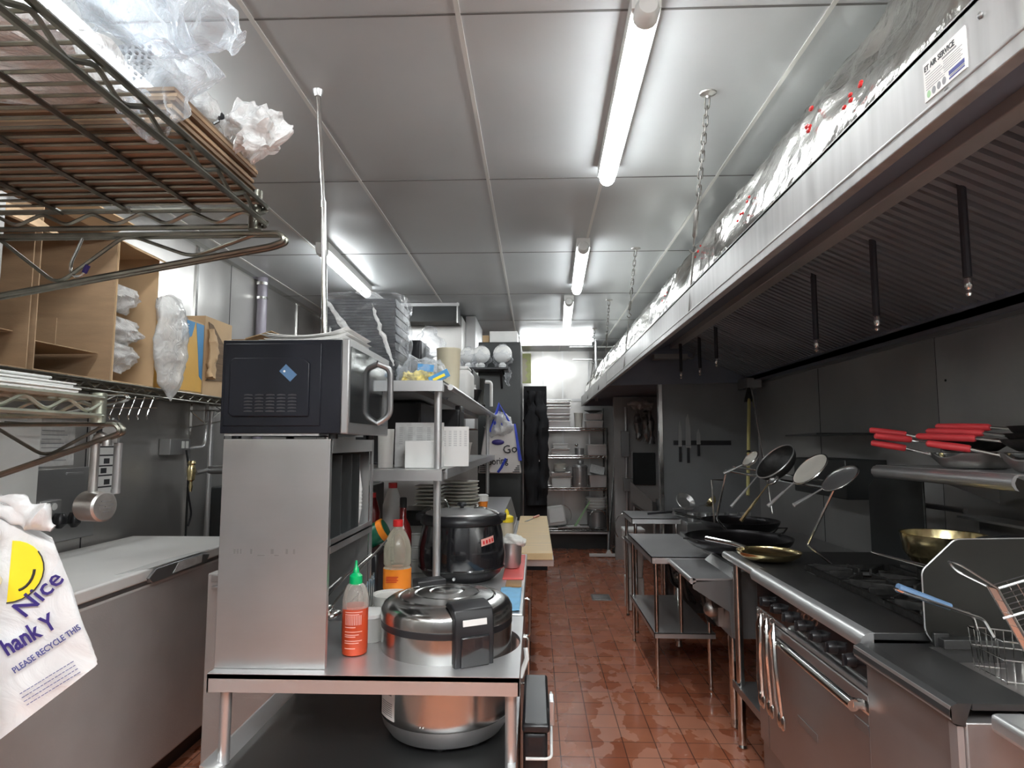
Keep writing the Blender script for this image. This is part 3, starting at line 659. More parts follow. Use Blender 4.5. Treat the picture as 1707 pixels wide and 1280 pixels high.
for k in range(4):
    for j in range(15): g.obox(pA + ux*(.0068*j) - uy*(.0085*k) + nrm*.007, (.0045+.001*((j*7+k)%3), .0004, .0014), R)
g.build('fine_print', M['inkblue'], front, smooth=0)
c = Vector((-1.048,1.249,1.200)) + nrm*.0068; uxx = nrm.cross(Vector((0,0,1))).normalized(); uxx = uxx if uxx.x > 0 else -uxx; uyy = nrm.cross(uxx); uyy = uyy if uyy.z > 0 else -uyy
g = G(); pts = [c + uxx*(.058*cos(q*pi/14)) + uyy*(.060*sin(q*pi/14)) for q in range(-7, 8)]
g.add([c - uyy*.06] + pts, [tuple(range(len(pts)+1))]); g.build('yellow_disc', M['yellow'], front, smooth=0)
g = G(); g.tube([c + nrm*.001 + uxx*(.058*cos(q*pi/14)) + uyy*(.060*sin(q*pi/14)) for q in range(-7, 4)], .0013, 5)
g.tube([c + nrm*.001 + uxx*(.012+.03*cos(q*pi/14)) + uyy*(.002+.040*sin(q*pi/14)) for q in range(-6, 1)], .0026, 5); g.build('black_outline', M['ink'], front)

# ============================================================ LEFT WALL ITEMS
g = G(); g.box(-2.275, -2.23, 1.9, 2.77, 1.17, 1.58); t = thing('whiteboard', 'white wall cabinet front at the left edge', 'cabinet', (-2.25, 2.4, 1.17))
g.build('panel', M['white'], t, bevel=.004); g = G(); g.box(-2.228, -2.215, 2.55, 2.68, 1.535, 1.545); g.cyl((-2.23,2.61,1.53),(-2.20,2.61,1.53),.006); g.build('handle', M['chrome'], t)
t = thing('wall_poster', 'grey paper notice in a sleeve on the left wall', 'notice', (-2.278, 2.93, 1.34))
g = G(); g.box(-2.279, -2.275, 2.80, 3.04, 1.345, 1.565); g.build('sheet', M['paperg'], t, smooth=0)
g = G()
for k in range(9): g.box(-2.2755, -2.2745, 2.83, 2.99-.02*(k%3), 1.37+.02*k, 1.374+.02*k)
g.build('print', M['inkg'], t, smooth=0)
t = thing('wall_poster', 'tall white printed notice on the left wall behind the dipper', 'notice', (-2.278, 3.24, 1.11))
g = G(); g.box(-2.279, -2.275, 3.15, 3.36, 1.11, 1.565); g.build('sheet', M['paper'], t, smooth=0)
g = G()
for zz in (1.16, 1.22, 1.28, 1.33, 1.385, 1.43, 1.49, 1.54): g.box(-2.2755, -2.2745, 3.17, 3.34, zz, zz+.008)
for zz, yy in ((1.345,3.18), (1.345,3.26), (1.295,3.24), (1.235,3.27), (1.5,3.19), (1.44,3.27)): g.box(-2.2755,-2.2745, yy, yy+.045, zz, zz+.028)
g.build('print', M['ink'], t, smooth=0)
t = thing('breaker_panel', 'grey steel electrical panel door on the left wall above the freezer', 'electrical panel', (-2.27, 3.0, .98))
g = G(); g.box(-2.28, -2.262, 2.80, 3.2, .985, 1.335); g.build('door', M['steelv'], t, bevel=.004); g = G(); g.box(-2.262,-2.256,2.98,3.09,1.30,1.312); g.build('handle', M['steel'], t)
t = thing('wall_outlet', 'small steel outlet with a round socket beside the electrical panel', 'outlet', (-2.25, 2.86, 1.09))
g = G(); g.box(-2.261, -2.235, 2.80, 2.93, 1.12, 1.19); g.build('box', M['steel'], t, bevel=.004)
g = G(); g.cyl((-2.235,2.88,1.16), (-2.23,2.88,1.16), .017, n=18); g.build('socket', M['white'], t)
g = G(); g.lathe([(.012,0),(.03,.02),(.03,.05),(.02,.07)], (-2.21, 2.89, 1.06), 16); g.lathe([(.012,0),(.028,.02),(.028,.05),(.02,.07)], (-2.20, 2.97, 1.055), 16); g.build('plug', M['black'], t)
t = thing('double_outlet', 'steel box with white double socket on the left wall above the freezer end', 'outlet', (-2.25, 3.86, 1.39))
g = G(); g.box(-2.28, -2.21, 3.75, 3.98, 1.38, 1.48); g.build('box', M['steeld'], t, bevel=.004)
g = G(); g.box(-2.21, -2.205, 3.87, 3.90, 1.42, 1.465); g.box(-2.21, -2.205, 3.915, 3.945, 1.42, 1.465); g.build('socket', M['white'], t, bevel=.002)
g = G(); g.tube(fillet([(-2.20,3.91,1.41), (-2.19,3.93,1.3), (-2.2,3.95,1.15), (-2.19,3.99,1.0), (-2.2,3.97,.93)], .05), .006, 8)
tag(g.build('power_cord', M['black'], loc=(-2.2,3.97,.93)), 'black power cord hanging down from the double outlet', 'cord')
t = thing('conduit', 'metal conduit and pipework at the far end of the freezer', 'pipework', (-2.1, 4.0, .9))
g = G(); g.tube(fillet([(-2.22,3.97,1.42), (-2.2,4.12,1.43), (-2.2,4.14,1.5), (-2.2,4.14,1.72)], .06), .011, 10); g.build('bent_pipe', M['steel'], t)
g = G(); g.cyl((-2.12,4.05,.6), (-2.12,4.05,1.66), .016, n=12); g.build('upright', M['steel'], t)
g = G(); g.tube([(-2.12,4.05,1.28), (-1.6,4.05,1.29)], .028, 12); g.tube([(-2.12,4.05,1.28), (-2.1,3.85,1.27)], .014, 10); g.build('cross_pipe', M['steeld'], t)
g = G(); g.lathe([(.008,-.13),(.012,-.1),(.009,-.07),(.02,-.06),(.026,0),(.018,.03),(.024,.04),(.02,.055)], (-2.1,3.8,1.29), 14); g.build('valve', M['brass'], t)
# dark equipment in the corner beyond the freezer
g = G(); g.box(-2.26, -1.2, 4.35, 5.0, .0, 1.15); g.box(-2.26,-1.2,4.33,4.35,.75,.78); tag(g.build('dark_cabinet', M['darkfridge'], bevel=.01), 'dark cabinet standing beyond the freezer behind the pipes', 'cabinet')
g = crumple([(-2.0,4.4,1.15), (-1.8,4.4,1.2), (-1.6,4.4,1.18)], [(.05,.05),(.08,.06),(.05,.05)], .03, 9, 70, 24); tag(g.build('plastic_bag', M['bagw'], smooth=60, loc=(-1.8,4.4,1.15)), 'crumpled bag on the dark cabinet beyond the freezer', 'plastic bag')
for (y, x, r, la) in ((4.98,-2.23,.04,'thick purple-grey pipe rising up the left wall to the ceiling'), ):
    t = thing('drain_pipe', la, 'pipe', (x, y, 1.4)); g = G(); g.cyl((x, y, 1.2), (x, y, CH), r, n=16); g.build('pipe', M['pvc'], t)
    g = G(); g.cyl((x, y, 2.62), (x, y, 2.64), r+.005, n=16); g.cyl((x,y,2.735), (x,y,2.76), r+.012, n=16); g.build('clamp', M['chrome'], t)

# long wall shelf with boxes
s3 = wire_shelf('wire_shelf', 'long wall mounted wire shelf over the freezer, carrying the cardboard boxes', -2.27, -1.83, 1.5, 4.4, 1.675, M['chromed'], pitch=.04, r=.0045, amp=.045)
bracket('small wire bracket under the long wall shelf above the posters', -2.27, -1.80, 2.7, 1.665, .11, M['chrome'], n=2, r=.005)
bracket('far wire bracket under the long wall shelf next to the bent pipe', -2.27, -1.80, 4.05, 1.665, .11, M['chrome'], n=2, r=.005)
t = thing('wire_rack', 'small open wire rack hanging under the long wall shelf', 'wire rack', (-2.0, 2.9, 1.56))
g = G()
for k in range(7): x = -2.1 + k*.045; g.tube(fillet([(x,2.95,1.675), (x-.02,2.93,1.58), (x+.005,2.90,1.56), (x+.01,2.88,1.58)], .012), .0025, 5)
for zz in (1.665, 1.62): g.tube([(-2.12,2.945-(1.675-zz)*.3,zz), (-1.8,2.945-(1.675-zz)*.3,zz)], .0025, 5)
g.build('wires', M['chrome'], t)

SZ = 1.723
def openbox(name, label, x0, x1, y0, y1, z0, z1, m, wall=.005, shelf=(), side=True):
    """carton; side=False leaves the face towards the aisle open"""
    t = thing(name, label, 'cardboard box', ((x0+x1)/2, (y0+y1)/2, z0))
    g = G(); g.box(x0, x1, y1-wall, y1, z0, z1); g.box(x0, x1, y0, y0+wall, z0, z1)
    g.box(x0, x0+wall, y0+wall, y1-wall, z0, z1); g.box(x0+wall, x1, y0+wall, y1-wall, z0, z0+wall); g.box(x0+wall, x1, y0+wall, y1-wall, z1-wall, z1)
    if side: g.box(x1-wall, x1, y0+wall, y1-wall, z0+wall, z1-wall)
    g.build('carton', m, t, smooth=0)
    for s in shelf:
        g = G(); g.box(x0+wall, x1-.05, y0+wall+.01, y1-wall-.01, s, s+.004); g.box(x0+wall, x1-.09, (y0+y1)/2, (y0+y1)/2+.004, s, s+.12); g.build('divider', m, t, smooth=0)
    return t
t = openbox('cardboard_box', 'tall brown cardboard box with printed seal, leftmost on the wall shelf', -2.2, -1.86, 1.75, 2.22, SZ, 2.30, M['card'], side=False, shelf=(1.86,))
g = G(); g.tube([(-2.0+.035*cos(a), 2.2135, 1.86+.035*sin(a)) for a in [2*pi*q/20 for q in range(20)]], .0012, 4, closed=True); g.tube([(-2.0+.024*cos(a), 2.2135, 1.86+.024*sin(a)) for a in [2*pi*q/20 for q in range(20)]], .001, 4, closed=True); g.build('printed_seal', M['woodd'], t)
g = G(); g.prism([(-1.86,2.30),(-1.72,2.20),(-1.725,2.195),(-1.865,2.293)], 'Y', 1.76, 2.2); g.build('flap', M['card'], t, smooth=0)
t = openbox('cardboard_box', 'open brown cardboard box in the middle of the wall shelf, mouth towards the viewer', -2.26, -1.85, 2.235, 2.66, SZ, 2.36, M['card'], side=False, shelf=(1.84,))
g = G(); g.prism([(-1.85,2.36),(-1.74,2.40),(-1.74,2.395),(-1.85,2.353)], 'Y', 2.25, 2.6); g.build('flap', M['cardl'], t, smooth=0)
t = openbox('cardboard_box', 'open cardboard box stuffed with white plastic bags on the wall shelf', -2.25, -1.85, 2.67, 2.97, SZ, 2.36, M['cardl'], side=False)
g = G(); g.prism([(-1.85,2.36),(-1.80,2.33),(-1.80,2.325),(-1.85,2.355)], 'Y', 2.70, 3.0); g.build('flap', M['cardl'], t, smooth=0)
for k, (z0, s) in enumerate(((2.13,.08), (1.98,.10), (1.86,.085))):
    g = crumple([(-1.96,2.80,z0-.06), (-1.93,2.80,z0), (-1.91,2.80,z0+.05)], [(.05*s/.1,.05),(.085*s/.1,.10*s/.1),(.04,.05)], .04, 12, 80+k, 34, 8)
    tag(g.build('plastic_bag', M['bagw'], smooth=60), 'crumpled white plastic bag %s in the stuffed cardboard box' % ('at the top', 'in the middle', 'at the bottom')[k], 'plastic bag', 'crumpled bags in the stuffed box')
g = crumple([(-1.82,3.05,2.17), (-1.80,3.02,2.10), (-1.80,3.02,1.9), (-1.80,3.03,1.76), (-1.80,3.04,1.66)], [(.03,.05),(.045,.12),(.045,.12),(.035,.085),(.008,.012)], .018, 8, 90, 40, 8)
tag(g.build('plastic_bag', M['bagw'], smooth=60, loc=(-1.8,3.05,1.68)), 'long white translucent bag hanging from a box down over the wall shelf edge', 'plastic bag')
t = openbox('cardboard_box', 'yellow and blue printed carton on the wall shelf', -2.2, -1.86, 3.17, 3.42, SZ, 2.12, M['cardl'])
g = G(); g.box(-1.861, -1.857, 3.19, 3.42, SZ+.01, 2.11); y_ = g.build('yellow_side', M['yellowcard'], t, smooth=0)
g = G(); g.box(-2.19,-1.87,3.165,3.17,SZ+.01,2.11); g.build('yellow_front', M['yellowcard'], t, smooth=0)
g = G(); g.prism([(3.34,2.11),(3.42,2.11),(3.42,1.80),(3.39,1.82),(3.37,1.95)], 'X', -1.857, -1.855); g.build('blue_print', M['bluecard'], t, smooth=0)
g = G(); g.prism([(3.20,2.11),(3.33,2.11),(3.30,2.03),(3.20,1.98)], 'X', -1.857, -1.855); g.build('blue_corner', M['bluecard'], t, smooth=0)
text('LF', .05, (-1.854, 3.22, 2.055), (0,1,0), (0,0,1), M['white'], t)
t = openbox('cardboard_box', 'torn open brown carton at the far end of the wall shelf beside the microwave', -2.22, -1.86, 3.44, 3.75, SZ, 2.17, M['cardl'])
g = G(); g.prism([(3.46,SZ+.08),(3.72,SZ+.10),(3.70,1.95),(3.66,2.03),(3.6,2.07),(3.52,2.13),(3.47,2.14),(3.5,2.05),(3.54,1.98),(3.49,1.9),(3.52,1.84)], 'X', -1.859, -1.855); g.build('torn_hole', M['cardd'], t, smooth=0)
g = crumple([(-1.83,3.47,1.82), (-1.84,3.5,2.0), (-1.85,3.48,2.1)], [(.02,.03),(.02,.035),(.01,.02)], .02, 14, 95, 20); g.build('torn_edge', M['cardl'], t)
t = openbox('cardboard_box', 'low brown carton with flaps up at the end of the wall shelf', -2.2, -1.87, 3.95, 4.3, SZ, 2.12, M['card'])
g = G(); g.prism([(-1.87,2.12),(-1.7,2.17),(-1.7,2.175),(-1.87,2.127)], 'Y', 3.95, 4.25); g.build('flap', M['cardl'], t, smooth=0)

# ============================================================ CHEST FREEZER
t = thing('chest_freezer', 'long grey chest freezer with a white lid along the left wall', 'chest freezer', (-1.92, 2.55, 0))
g = G(); g.box(-2.22, -1.605, 1.5, 3.47, .10, .875); g.build('body', M['freezer'], t, bevel=.012)
g = G(); g.box(-2.18, -1.66, 1.55, 3.42, 0, .10); g.build('plinth', M['black'], t)
g = G(); g.box(-2.22, -1.60, 1.5, 3.47, .875, .892); g.build('gasket', M['steeld'], t, bevel=.003)
g = G(); g.box(-2.245, -1.588, 1.48, 3.49, .892, .94); ld = g.build('lid', M['lid'], t, bevel=.008, seg=3)
g = G(); g.box(-1.605, -1.603, 1.5, 3.47, .862, .872); g.build('trim_strip', M['white'], t)
g = G(); g.prism([(2.62,.935),(2.98,.935),(3.05,.92),(3.02,.885),(2.60,.88),(2.57,.905)], 'X', -1.60, -1.575); g.build('handle', M['steeld'], ld, bevel=.003)
g = G(); g.prism([(-1.64,2.45),(-1.585,2.6),(-1.578,3.05),(-1.61,2.98),(-1.645,2.75)], 'Z', .940, .9425); g.prism([(2.78,.93),(2.98,.93),(2.97,.895),(2.74,.892)], 'X', -1.575, -1.573); g.build('tape_patch', M['paperg'], ld, smooth=0)
g = G(); g.cyl((-1.605, 2.7, .66), (-1.603, 2.7, .66), .003, n=8); g.build('spot', M['rust'], t)

# ============================================================ LOW STEEL UNIT BEHIND THE TABLE
t = thing('undercounter_unit', 'brownish steel undercounter unit between freezer and centre table', 'steel cabinet', (-1.08, 2.75, 0))
g = G(); g.box(-1.275, -.87, 2.46, 2.75, .02, .95); g.build('body', M['freezer'], t, bevel=.006)
g = G(); g.box(-1.255, -1.215, 2.445, 2.46, .92, .945); g.box(-1.25,-1.22,2.44,2.46,.895,.905); g.build('latch', M['steel'], t, bevel=.002)

# ============================================================ CENTRE TABLE
TX0, TX1, TY0, TY1, TZ = -.838, -.043, 1.635, 2.20, .87
HC_, HR = (-.250, 1.925), .203    # round cut-out for the rice cooker
t = thing('work_table', 'small stainless work table with a round cut-out in the centre foreground', 'table', (-.44, 1.9, 0))
# top plate with a hole
def plate_hole(x0, x1, y0, y1, z0, z1, c, r, n=64):
    g = G(); ring = []
    for k in range(n):
        a = 2*pi*k/n + pi/4; dx, dy = cos(a), sin(a)
        s = 1e9
        if dx > 1e-9: s = min(s, (x1-c[0])/dx)
        if dx < -1e-9: s = min(s, (x0-c[0])/dx)
        if dy > 1e-9: s = min(s, (y1-c[1])/dy)
        if dy < -1e-9: s = min(s, (y0-c[1])/dy)
        ring.append((c[0]+dx*s, c[1]+dy*s))
    # snap nearest ring points to the corners
    for cx, cy in ((x0,y0),(x0,y1),(x1,y0),(x1,y1)):
        k = min(range(n), key=lambda i: (ring[i][0]-cx)**2+(ring[i][1]-cy)**2); ring[k] = (cx, cy)
    inn = [(c[0]+cos(2*pi*k/n+pi/4)*r, c[1]+sin(2*pi*k/n+pi/4)*r) for k in range(n)]
    vs = [(x,y,z1) for x,y in ring]+[(x,y,z1) for x,y in inn]+[(x,y,z0) for x,y in ring]+[(x,y,z0) for x,y in inn]; fs = []
    for k in range(n):
        j = (k+1)%n
        fs += [(k,j,n+j,n+k), (2*n+k,3*n+k,3*n+j,2*n+j), (k,2*n+k,2*n+j,j), (n+k,n+j,3*n+j,3*n+k)]
    return g.add(vs, fs)
plate_hole(TX0, TX1, TY0, TY1, TZ-.012, TZ, HC_, HR).build('table_top', M['steelt'], t, smooth=30)
g = G(); g.box(TX0, TX1, TY0, TY0+.004, TZ-.045, TZ-.001); g.box(TX0, TX0+.004, TY0, TY1, TZ-.045, TZ-.001); g.box(TX1-.004, TX1, TY0, TY1, TZ-.045, TZ-.001)
g.build('table_lip', M['steel'], t, smooth=0)
SHZ = .632
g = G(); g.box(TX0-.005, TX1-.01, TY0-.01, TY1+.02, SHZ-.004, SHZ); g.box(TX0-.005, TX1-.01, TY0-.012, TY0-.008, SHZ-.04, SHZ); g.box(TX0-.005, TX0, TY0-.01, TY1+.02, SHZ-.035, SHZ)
g.build('lower_shelf', M['shelfdark'], t, smooth=0)
g = G(); g.prism([(TX0-.005,SHZ),(TX0+.04,SHZ),(TX0-.0,SHZ+.02),(TX0-.005,SHZ+.02)], 'Y', TY0-.01, TY1+.02); g.build('shelf_edge', M['steel'], t, smooth=0)
g = G(); g.box(TX1-.03, TX1-.01, TY0-.01, TY1+.02, SHZ+.001, SHZ+.02); g.build('shelf_edge', M['steel'], t, smooth=0)
for (x, y) in ((-.808,1.68), (-.066,1.68), (-.808,2.16), (-.066,2.16)):
    g = G(); g.cyl((x,y,0.02), (x,y,TZ-.012), .015, n=14); g.lathe([(.012,0),(.02,.005),(.018,.02)], (x,y,0), 14); g.build('leg', M['steel'], t)

# tall steel side cabinet under the microwave
t = thing('order_cabinet', 'tall brushed stainless cabinet with open side compartments carrying the microwave', 'steel cabinet', (-.69, 1.9, TZ))
x0, x1, y0, y1, z0, z1 = -.840, -.548, 1.672, 2.125, TZ+.0005, 1.465
g = G(); g.box(x0, x1, y0, y0+.006, z0, z1); g.build('front_panel', M['steelv'], t, smooth=0, bevel=.0015)
g = G(); g.box(x0, x0+.006, y0+.0065, y1, z0, z1); g.box(x0, x1-.013, y1-.006, y1, z0, z1); g.build('back_panels', M['steelv'], t, smooth=0)
g = G(); g.box(x0+.001, x1-.001, y0+.007, y1-.007, z1-.006, z1-.0005); g.box(x1-.004, x1, y0+.021, y1-.021, z1-.038, z1-.0005); g.build('top', M['steelv'], t, smooth=0)
g = G(); g.box(x0+.007, x1, y0+.007, y1-.007, 1.178, 1.183); g.box(x1-.004, x1, y0+.021, y1-.021, 1.16, 1.197); g.build('shelf', M['steelv'], t, smooth=0)
g = G(); g.box(x1-.012, x1-.001, y0+.0065, y0+.02, z0, z1); g.build('edge_post', M['steelv'], t, smooth=0); g = G(); g.box(x1-.006, x1, y1-.02, y1, 1.0, z1); g.build('edge_post', M['steeld'], t, smooth=0)
for k, y in enumerate((1.80, 1.90, 1.985)):
    g = G(); g.box(x0+.02, x1-.008, y, y+.003, 1.184, 1.42); g.build('divider', M['darkfridge'], t, smooth=0)
g = G()
for k in range(6): zz = .40
for k, (xx, w_) in enumerate(((-.80,.006),(-.79,.004),(-.782,.004),(-.755,.006),(-.70,.008),(-.66,.006),(-.64,.005),(-.735,.02),(-.69,.012))): g.box(xx, xx+w_, y0-.0006, y0, 1.163 if k < 7 else 1.158, 1.176 if k < 7 else 1.161)
g.build('smudge', M['smudge'], t, smooth=0)
g = crumple([(-.70,1.72,1.19), (-.70,1.725,1.3), (-.70,1.72,1.38)], [(.06,.03),(.07,.035),(.05,.03)], .01, 9, 101, 20); tag(g.build('paper_bundle', M['paper'], smooth=60, loc=(-.7,1.72,1.184)), 'bundle of white paper in the front compartment of the steel cabinet', 'paper bundle')
for k in range(1):
    t = thing('paper_cups', 'stack of white paper cups on its side in the cabinet compartment', 'cups', (-.60, 2.05, 1.184))
    g = G()
    for j in range(6): g.lathe([(.024,0),(.033,.055),(.034,.056),(.034,.06),(.03,.06)], (-.60, 2.055, 1.184+.012*j), 18, cap=False)
    g.lathe([(.024,0),(.001,.001)], (-.60,2.055,1.1845), 18, cap=False); g.build('cups', M['white'], t)
    g = G(); g.lathe([(.034,.06),(.024,.13),(.001,.132)], (-.60,2.055,1.184+.06), 18, cap=False); g.build('top_cup', M['white'], t)
# utensil basket in the bottom compartment
t = thing('utensil_basket', 'wire basket with spoons and ladles in the bottom bay of the steel cabinet', 'basket', (-.60, 1.95, TZ))
g = G()
for k in range(12): y = 1.8+.026*k; g.tube([(-.535,y,TZ+.005), (-.53,y,TZ+.12+.004*k)], .003, 5)
for zz in (TZ+.01, TZ+.06, TZ+.125): g.tube([(-.535,1.79,zz), (-.53,2.09,zz+.02*(zz>TZ+.1))], .003, 5)
g.tube([(-.64,1.79,TZ+.125),(-.64,2.09,TZ+.145)], .003, 5); g.build('basket_wires', M['chrome'], t)
for k, (a, b, la) in enumerate((((-.60,1.84,TZ+.10), (-.50,2.13,1.13), 'slotted spoon'), ((-.62,1.82,TZ+.12), (-.53,2.05,1.10), 'ladle'))):
    a, b = Vector(a), Vector(b); u = thing('serving_spoon', ('longer' if k == 0 else 'shorter') + ' steel serving spoon leaning out of the wire basket', 'spoon', a)
    g = G(); g.tube([a, a.lerp(b, .5)+Vector((0,0,.01)), b], .0035, 7); g.build('handle', M['chrome'], u)
    g = G(); g.sph(a + Vector((.02,-.01,.0)), .035, 14, (.7,1,.4)); g.build('bowl', M['chrome'], u)
t = thing('round_tub', 'white round tub with a lid under the wire basket', 'tub', (-.575, 1.87, TZ))
g = G(); g.lathe([(.045,0),(.05,.07)], (-.50,1.93,TZ+.001), 24); g.build('tub', M['tub'], t); g = G(); g.lathe([(.053,.07),(.053,.08),(.04,.083)], (-.50,1.93,TZ+.001), 24); g.build('lid', M['white'], t)

# microwave
t = thing('microwave', 'black microwave oven on top of the steel cabinet, its door facing right', 'microwave', (-.68, 1.91, 1.467))
x0, x1, y0, y1, z0, z1 = -.855, -.525, 1.675, 2.135, 1.480, 1.735
g = G(); g.box(x0, x1, y0+.004, y1, z0, z1); g.box(x0+.008, x1-.055, y0-.0, y0+.004, z0+.02, z1-.01); g.build('shell', M['mwblack'], t, bevel=.003)
g = G(); g.prism([(x0+.035,z0+.045),(x1-.085,z0+.045),(x1-.085,z0+.19),(x1-.105,z0+.205),(x0+.035,z0+.205),(x0+.025,z0+.195),(x0+.025,z0+.055)], 'Y', y0-.006, y0); g.build('side_boss', M['mwblack'], t, bevel=.005, seg=3)
g = G()
for r_ in range(6):
    for c_ in range(5): xx = x0+.068+c_*.030; zz = z0+.058+r_*.0088; g.prism([(xx,zz),(xx+.024,zz),(xx+.022,zz+.003),(xx+.012,zz+.0045),(xx+.002,zz+.003)], 'Y', y0-.0075, y0-.0055)
g.build('vent_slots', M['ink'], t, smooth=0)
R = Matrix.Rotation(radians(43), 3, 'Y'); g = G(); g.obox((-.668, y0-.0068, 1.643), (.042,.001,.026), R); g.build('blue_sticker', M['bluesticker'], t, smooth=0)
g = G(); g.cyl((-.678,y0-.0082,1.6475), (-.678,y0-.0075,1.6475), .003, n=10); g.build('sticker_dot', M['paper'], t)
g = G(); g.box(x1, x1+.022, y0, y1, z0-.002, z1+.002); g.build('door_frame', M['steeld'], t, bevel=.004)
g = G(); g.box(x1+.0222, x1+.0232, y0+.012, y1-.012, z0+.03, z1-.018); g.build('door_glass', M['door_glass'], t, smooth=0)
g = G(); g.tube(fillet([(x1+.022,1.975,z1-.03),(x1+.062,1.985,z1-.045),(x1+.062,1.99,z0+.06),(x1+.022,1.985,z0+.035)], .03, 6), .010, 10); g.build('handle', M['steeld'], t)
g = G()
for (x, y) in ((x0+.03,y0+.04), (x1-.03,y0+.04), (x0+.03,y1-.04), (x1-.03,y1-.04)): g.cyl((x,y,1.466), (x,y,1.482), .013, n=12)
g.build('feet', M['black'], t)
g = G(); g.box(x0+.01, x1-.06, y0+.01, y1-.01, z0-.006, z0); g.build('base_rim', M['steel'], t, smooth=0)
# papers on the microwave
for k in range(7):
    z = 1.7365 + k*.0044; dx = (.0, .012, -.006, .004, .01, -.004, .008)[k]
    nu = 14
    def fn(u, v, z=z, dx=dx, k=k): return (-.785+dx+.235*u, 1.76+.27*v+dx, z + .0015*k*(abs(u-.4)**2)*6 + (.005*(u-.85)/.15*k/6 if u > .85 else 0))
    o = G().grid(fn, nu, 6).build('paper_sheet', M['paper'], smooth=60, solid=.0012)
    tag(o, 'white paper sheet, %s in the curling stack on the microwave' % nth(k, 7), 'paper sheet', 'paper stack on the microwave')
# pole from the ceiling
t = thing('support_pole', 'thin metal pole rising to the ceiling behind the microwave', 'pole', (-.755, 2.27, TZ))
g = G(); g.cyl((-.74,2.27,TZ), (-.795,2.27,2.36), .0105, n=12); g.build('lower_tube', M['chrome'], t)
g = G(); g.cyl((-.795,2.27,2.34), (-.828,2.27,2.79), .008, n=12); g.cyl((-.795,2.27,2.335),(-.796,2.27,2.36),.0125,n=12); g.build('upper_tube', M['chrome'], t)
g = G(); g.lathe([(.02,-.0),(.018,-.01),(.012,-.025)], (-.829,2.27,2.80), 12); g.build('ceiling_flange', M['steel'], t)

# rice cooker
RX, RY = -.262, 1.90
t = thing('rice_cooker', 'large round stainless rice cooker standing in the table cut-out', 'rice cooker', (RX, RY, SHZ))
prof = [(.165,.018),(.185,.022),(.196,.05),(.199,.055)]
g = G(); g.lathe([(.12,.010),(.17,.018),(.188,.045),(.1945,.072)], (RX,RY,SHZ), 56); g.build('base_ring', M['steeld'], t)
g = G(); g.lathe([(.1945,.072),(.1975,.078),(.1985,.10),(.1985,.335)], (RX,RY,SHZ), 64, cap=False); body = g.build('body', M['steels'], t)
g = G(); g.lathe([(.1985,.335),(.2,.337),(.2,.354),(.1985,.356)], (RX,RY,SHZ), 64, cap=False); g.build('seal_band', M['black'], t)
g = G(); g.lathe([(.199,.355),(.201,.358),(.2,.385),(.192,.402),(.175,.414),(.150,.420),(.146,.417),(.142,.4215),(.10,.428),(.096,.4255),(.092,.429),(.055,.433),(.05,.430),(.045,.4335),(.0,.4345)], (RX,RY,SHZ), 64, cap=False); lid = g.build('lid', M['steels'], t)
for a in (45, 135, 225, 315, 270):
    g = G(); g.cyl((RX+.13*cos(radians(a)), RY+.13*sin(radians(a)), SHZ+.0005), (RX+.13*cos(radians(a)), RY+.13*sin(radians(a)), SHZ+.018), .018, n=14); g.build('foot', M['black'], t)
# latch handle at the front right
ang = radians(-62); R = Matrix.Rotation(ang+pi/2, 3, 'Z'); d = Vector((cos(ang), sin(ang), 0)); c = Vector((RX, RY, SHZ))
def prof_y(pts, w0, w1):   # profile in radial/height plane, swept across tangent
    g = G(); tn = Vector((-d.y, d.x, 0)); n = len(pts)
    vs = [c + d*p[0] + Vector((0,0,p[1])) - tn*w0 for p in pts] + [c + d*p[0] + Vector((0,0,p[1])) + tn*w1 for p in pts]
    return g.add(vs, [tuple(range(n)), tuple(range(n,2*n))[::-1]] + [(i,(i+1)%n,n+(i+1)%n,n+i) for i in range(n)])
prof_y([(.135,.424),(.155,.438),(.185,.436),(.212,.425),(.222,.40),(.225,.345),(.221,.258),(.2,.250),(.199,.34),(.2,.38),(.192,.405),(.165,.418)], .058, .058).build('latch', M['black'], t, bevel=.004, seg=3)
prof_y([(.219,.398),(.2235,.398),(.2255,.380),(.221,.380)], .036, .036).build('latch_window', M['white'], t, bevel=.001)
prof_y([(.222,.355),(.231,.35),(.229,.265),(.220,.262)], .042, .042).build('latch_button', M['blackm'], t, bevel=.003)
a2 = ang+pi; d2 = Vector((cos(a2), sin(a2), 0)); R2 = Matrix.Rotation(a2, 3, 'Z')
g = G(); g.obox(c + d2*.175 + Vector((0,0,.418)), (.06,.10,.035), R2); g.build('hinge', M['black'], t, bevel=.005)
# data plate on the lower body
g = G(); n = 10
def cylp(a, z, r=.1992): return (RX + r*cos(a), RY + r*sin(a), SHZ+z)
g.grid(lambda u, v: cylp(radians(-152+23*u), .085+.125*v), 8, 3); pl = g.build('data_plate', M['paper'], t, smooth=60)
g = G()
for k in range(7):
    a0 = -150; g.grid(lambda u, v, k=k: cylp(radians(-149+17*u), .095+.006*k+.0025*v, .1996), 6, 2)
for (a_, zz) in ((-148,.155),(-138,.155),(-148,.175),(-138,.175)): g.grid(lambda u, v, a_=a_, zz=zz: cylp(radians(a_+5*u), zz+.013*v, .1996), 3, 2)
g.grid(lambda u, v: cylp(radians(-149+18*u), .197+.003*v, .1996), 6, 2)
g.build('plate_print', M['inkg'], pl, smooth=0)
g = G()
for dd in (0, .012): g.sph(cylp(radians(-103+dd*200), .088), .003, 8)
g.build('screws', M['chrome'], t)
t.scale = (.955, .955, .90)

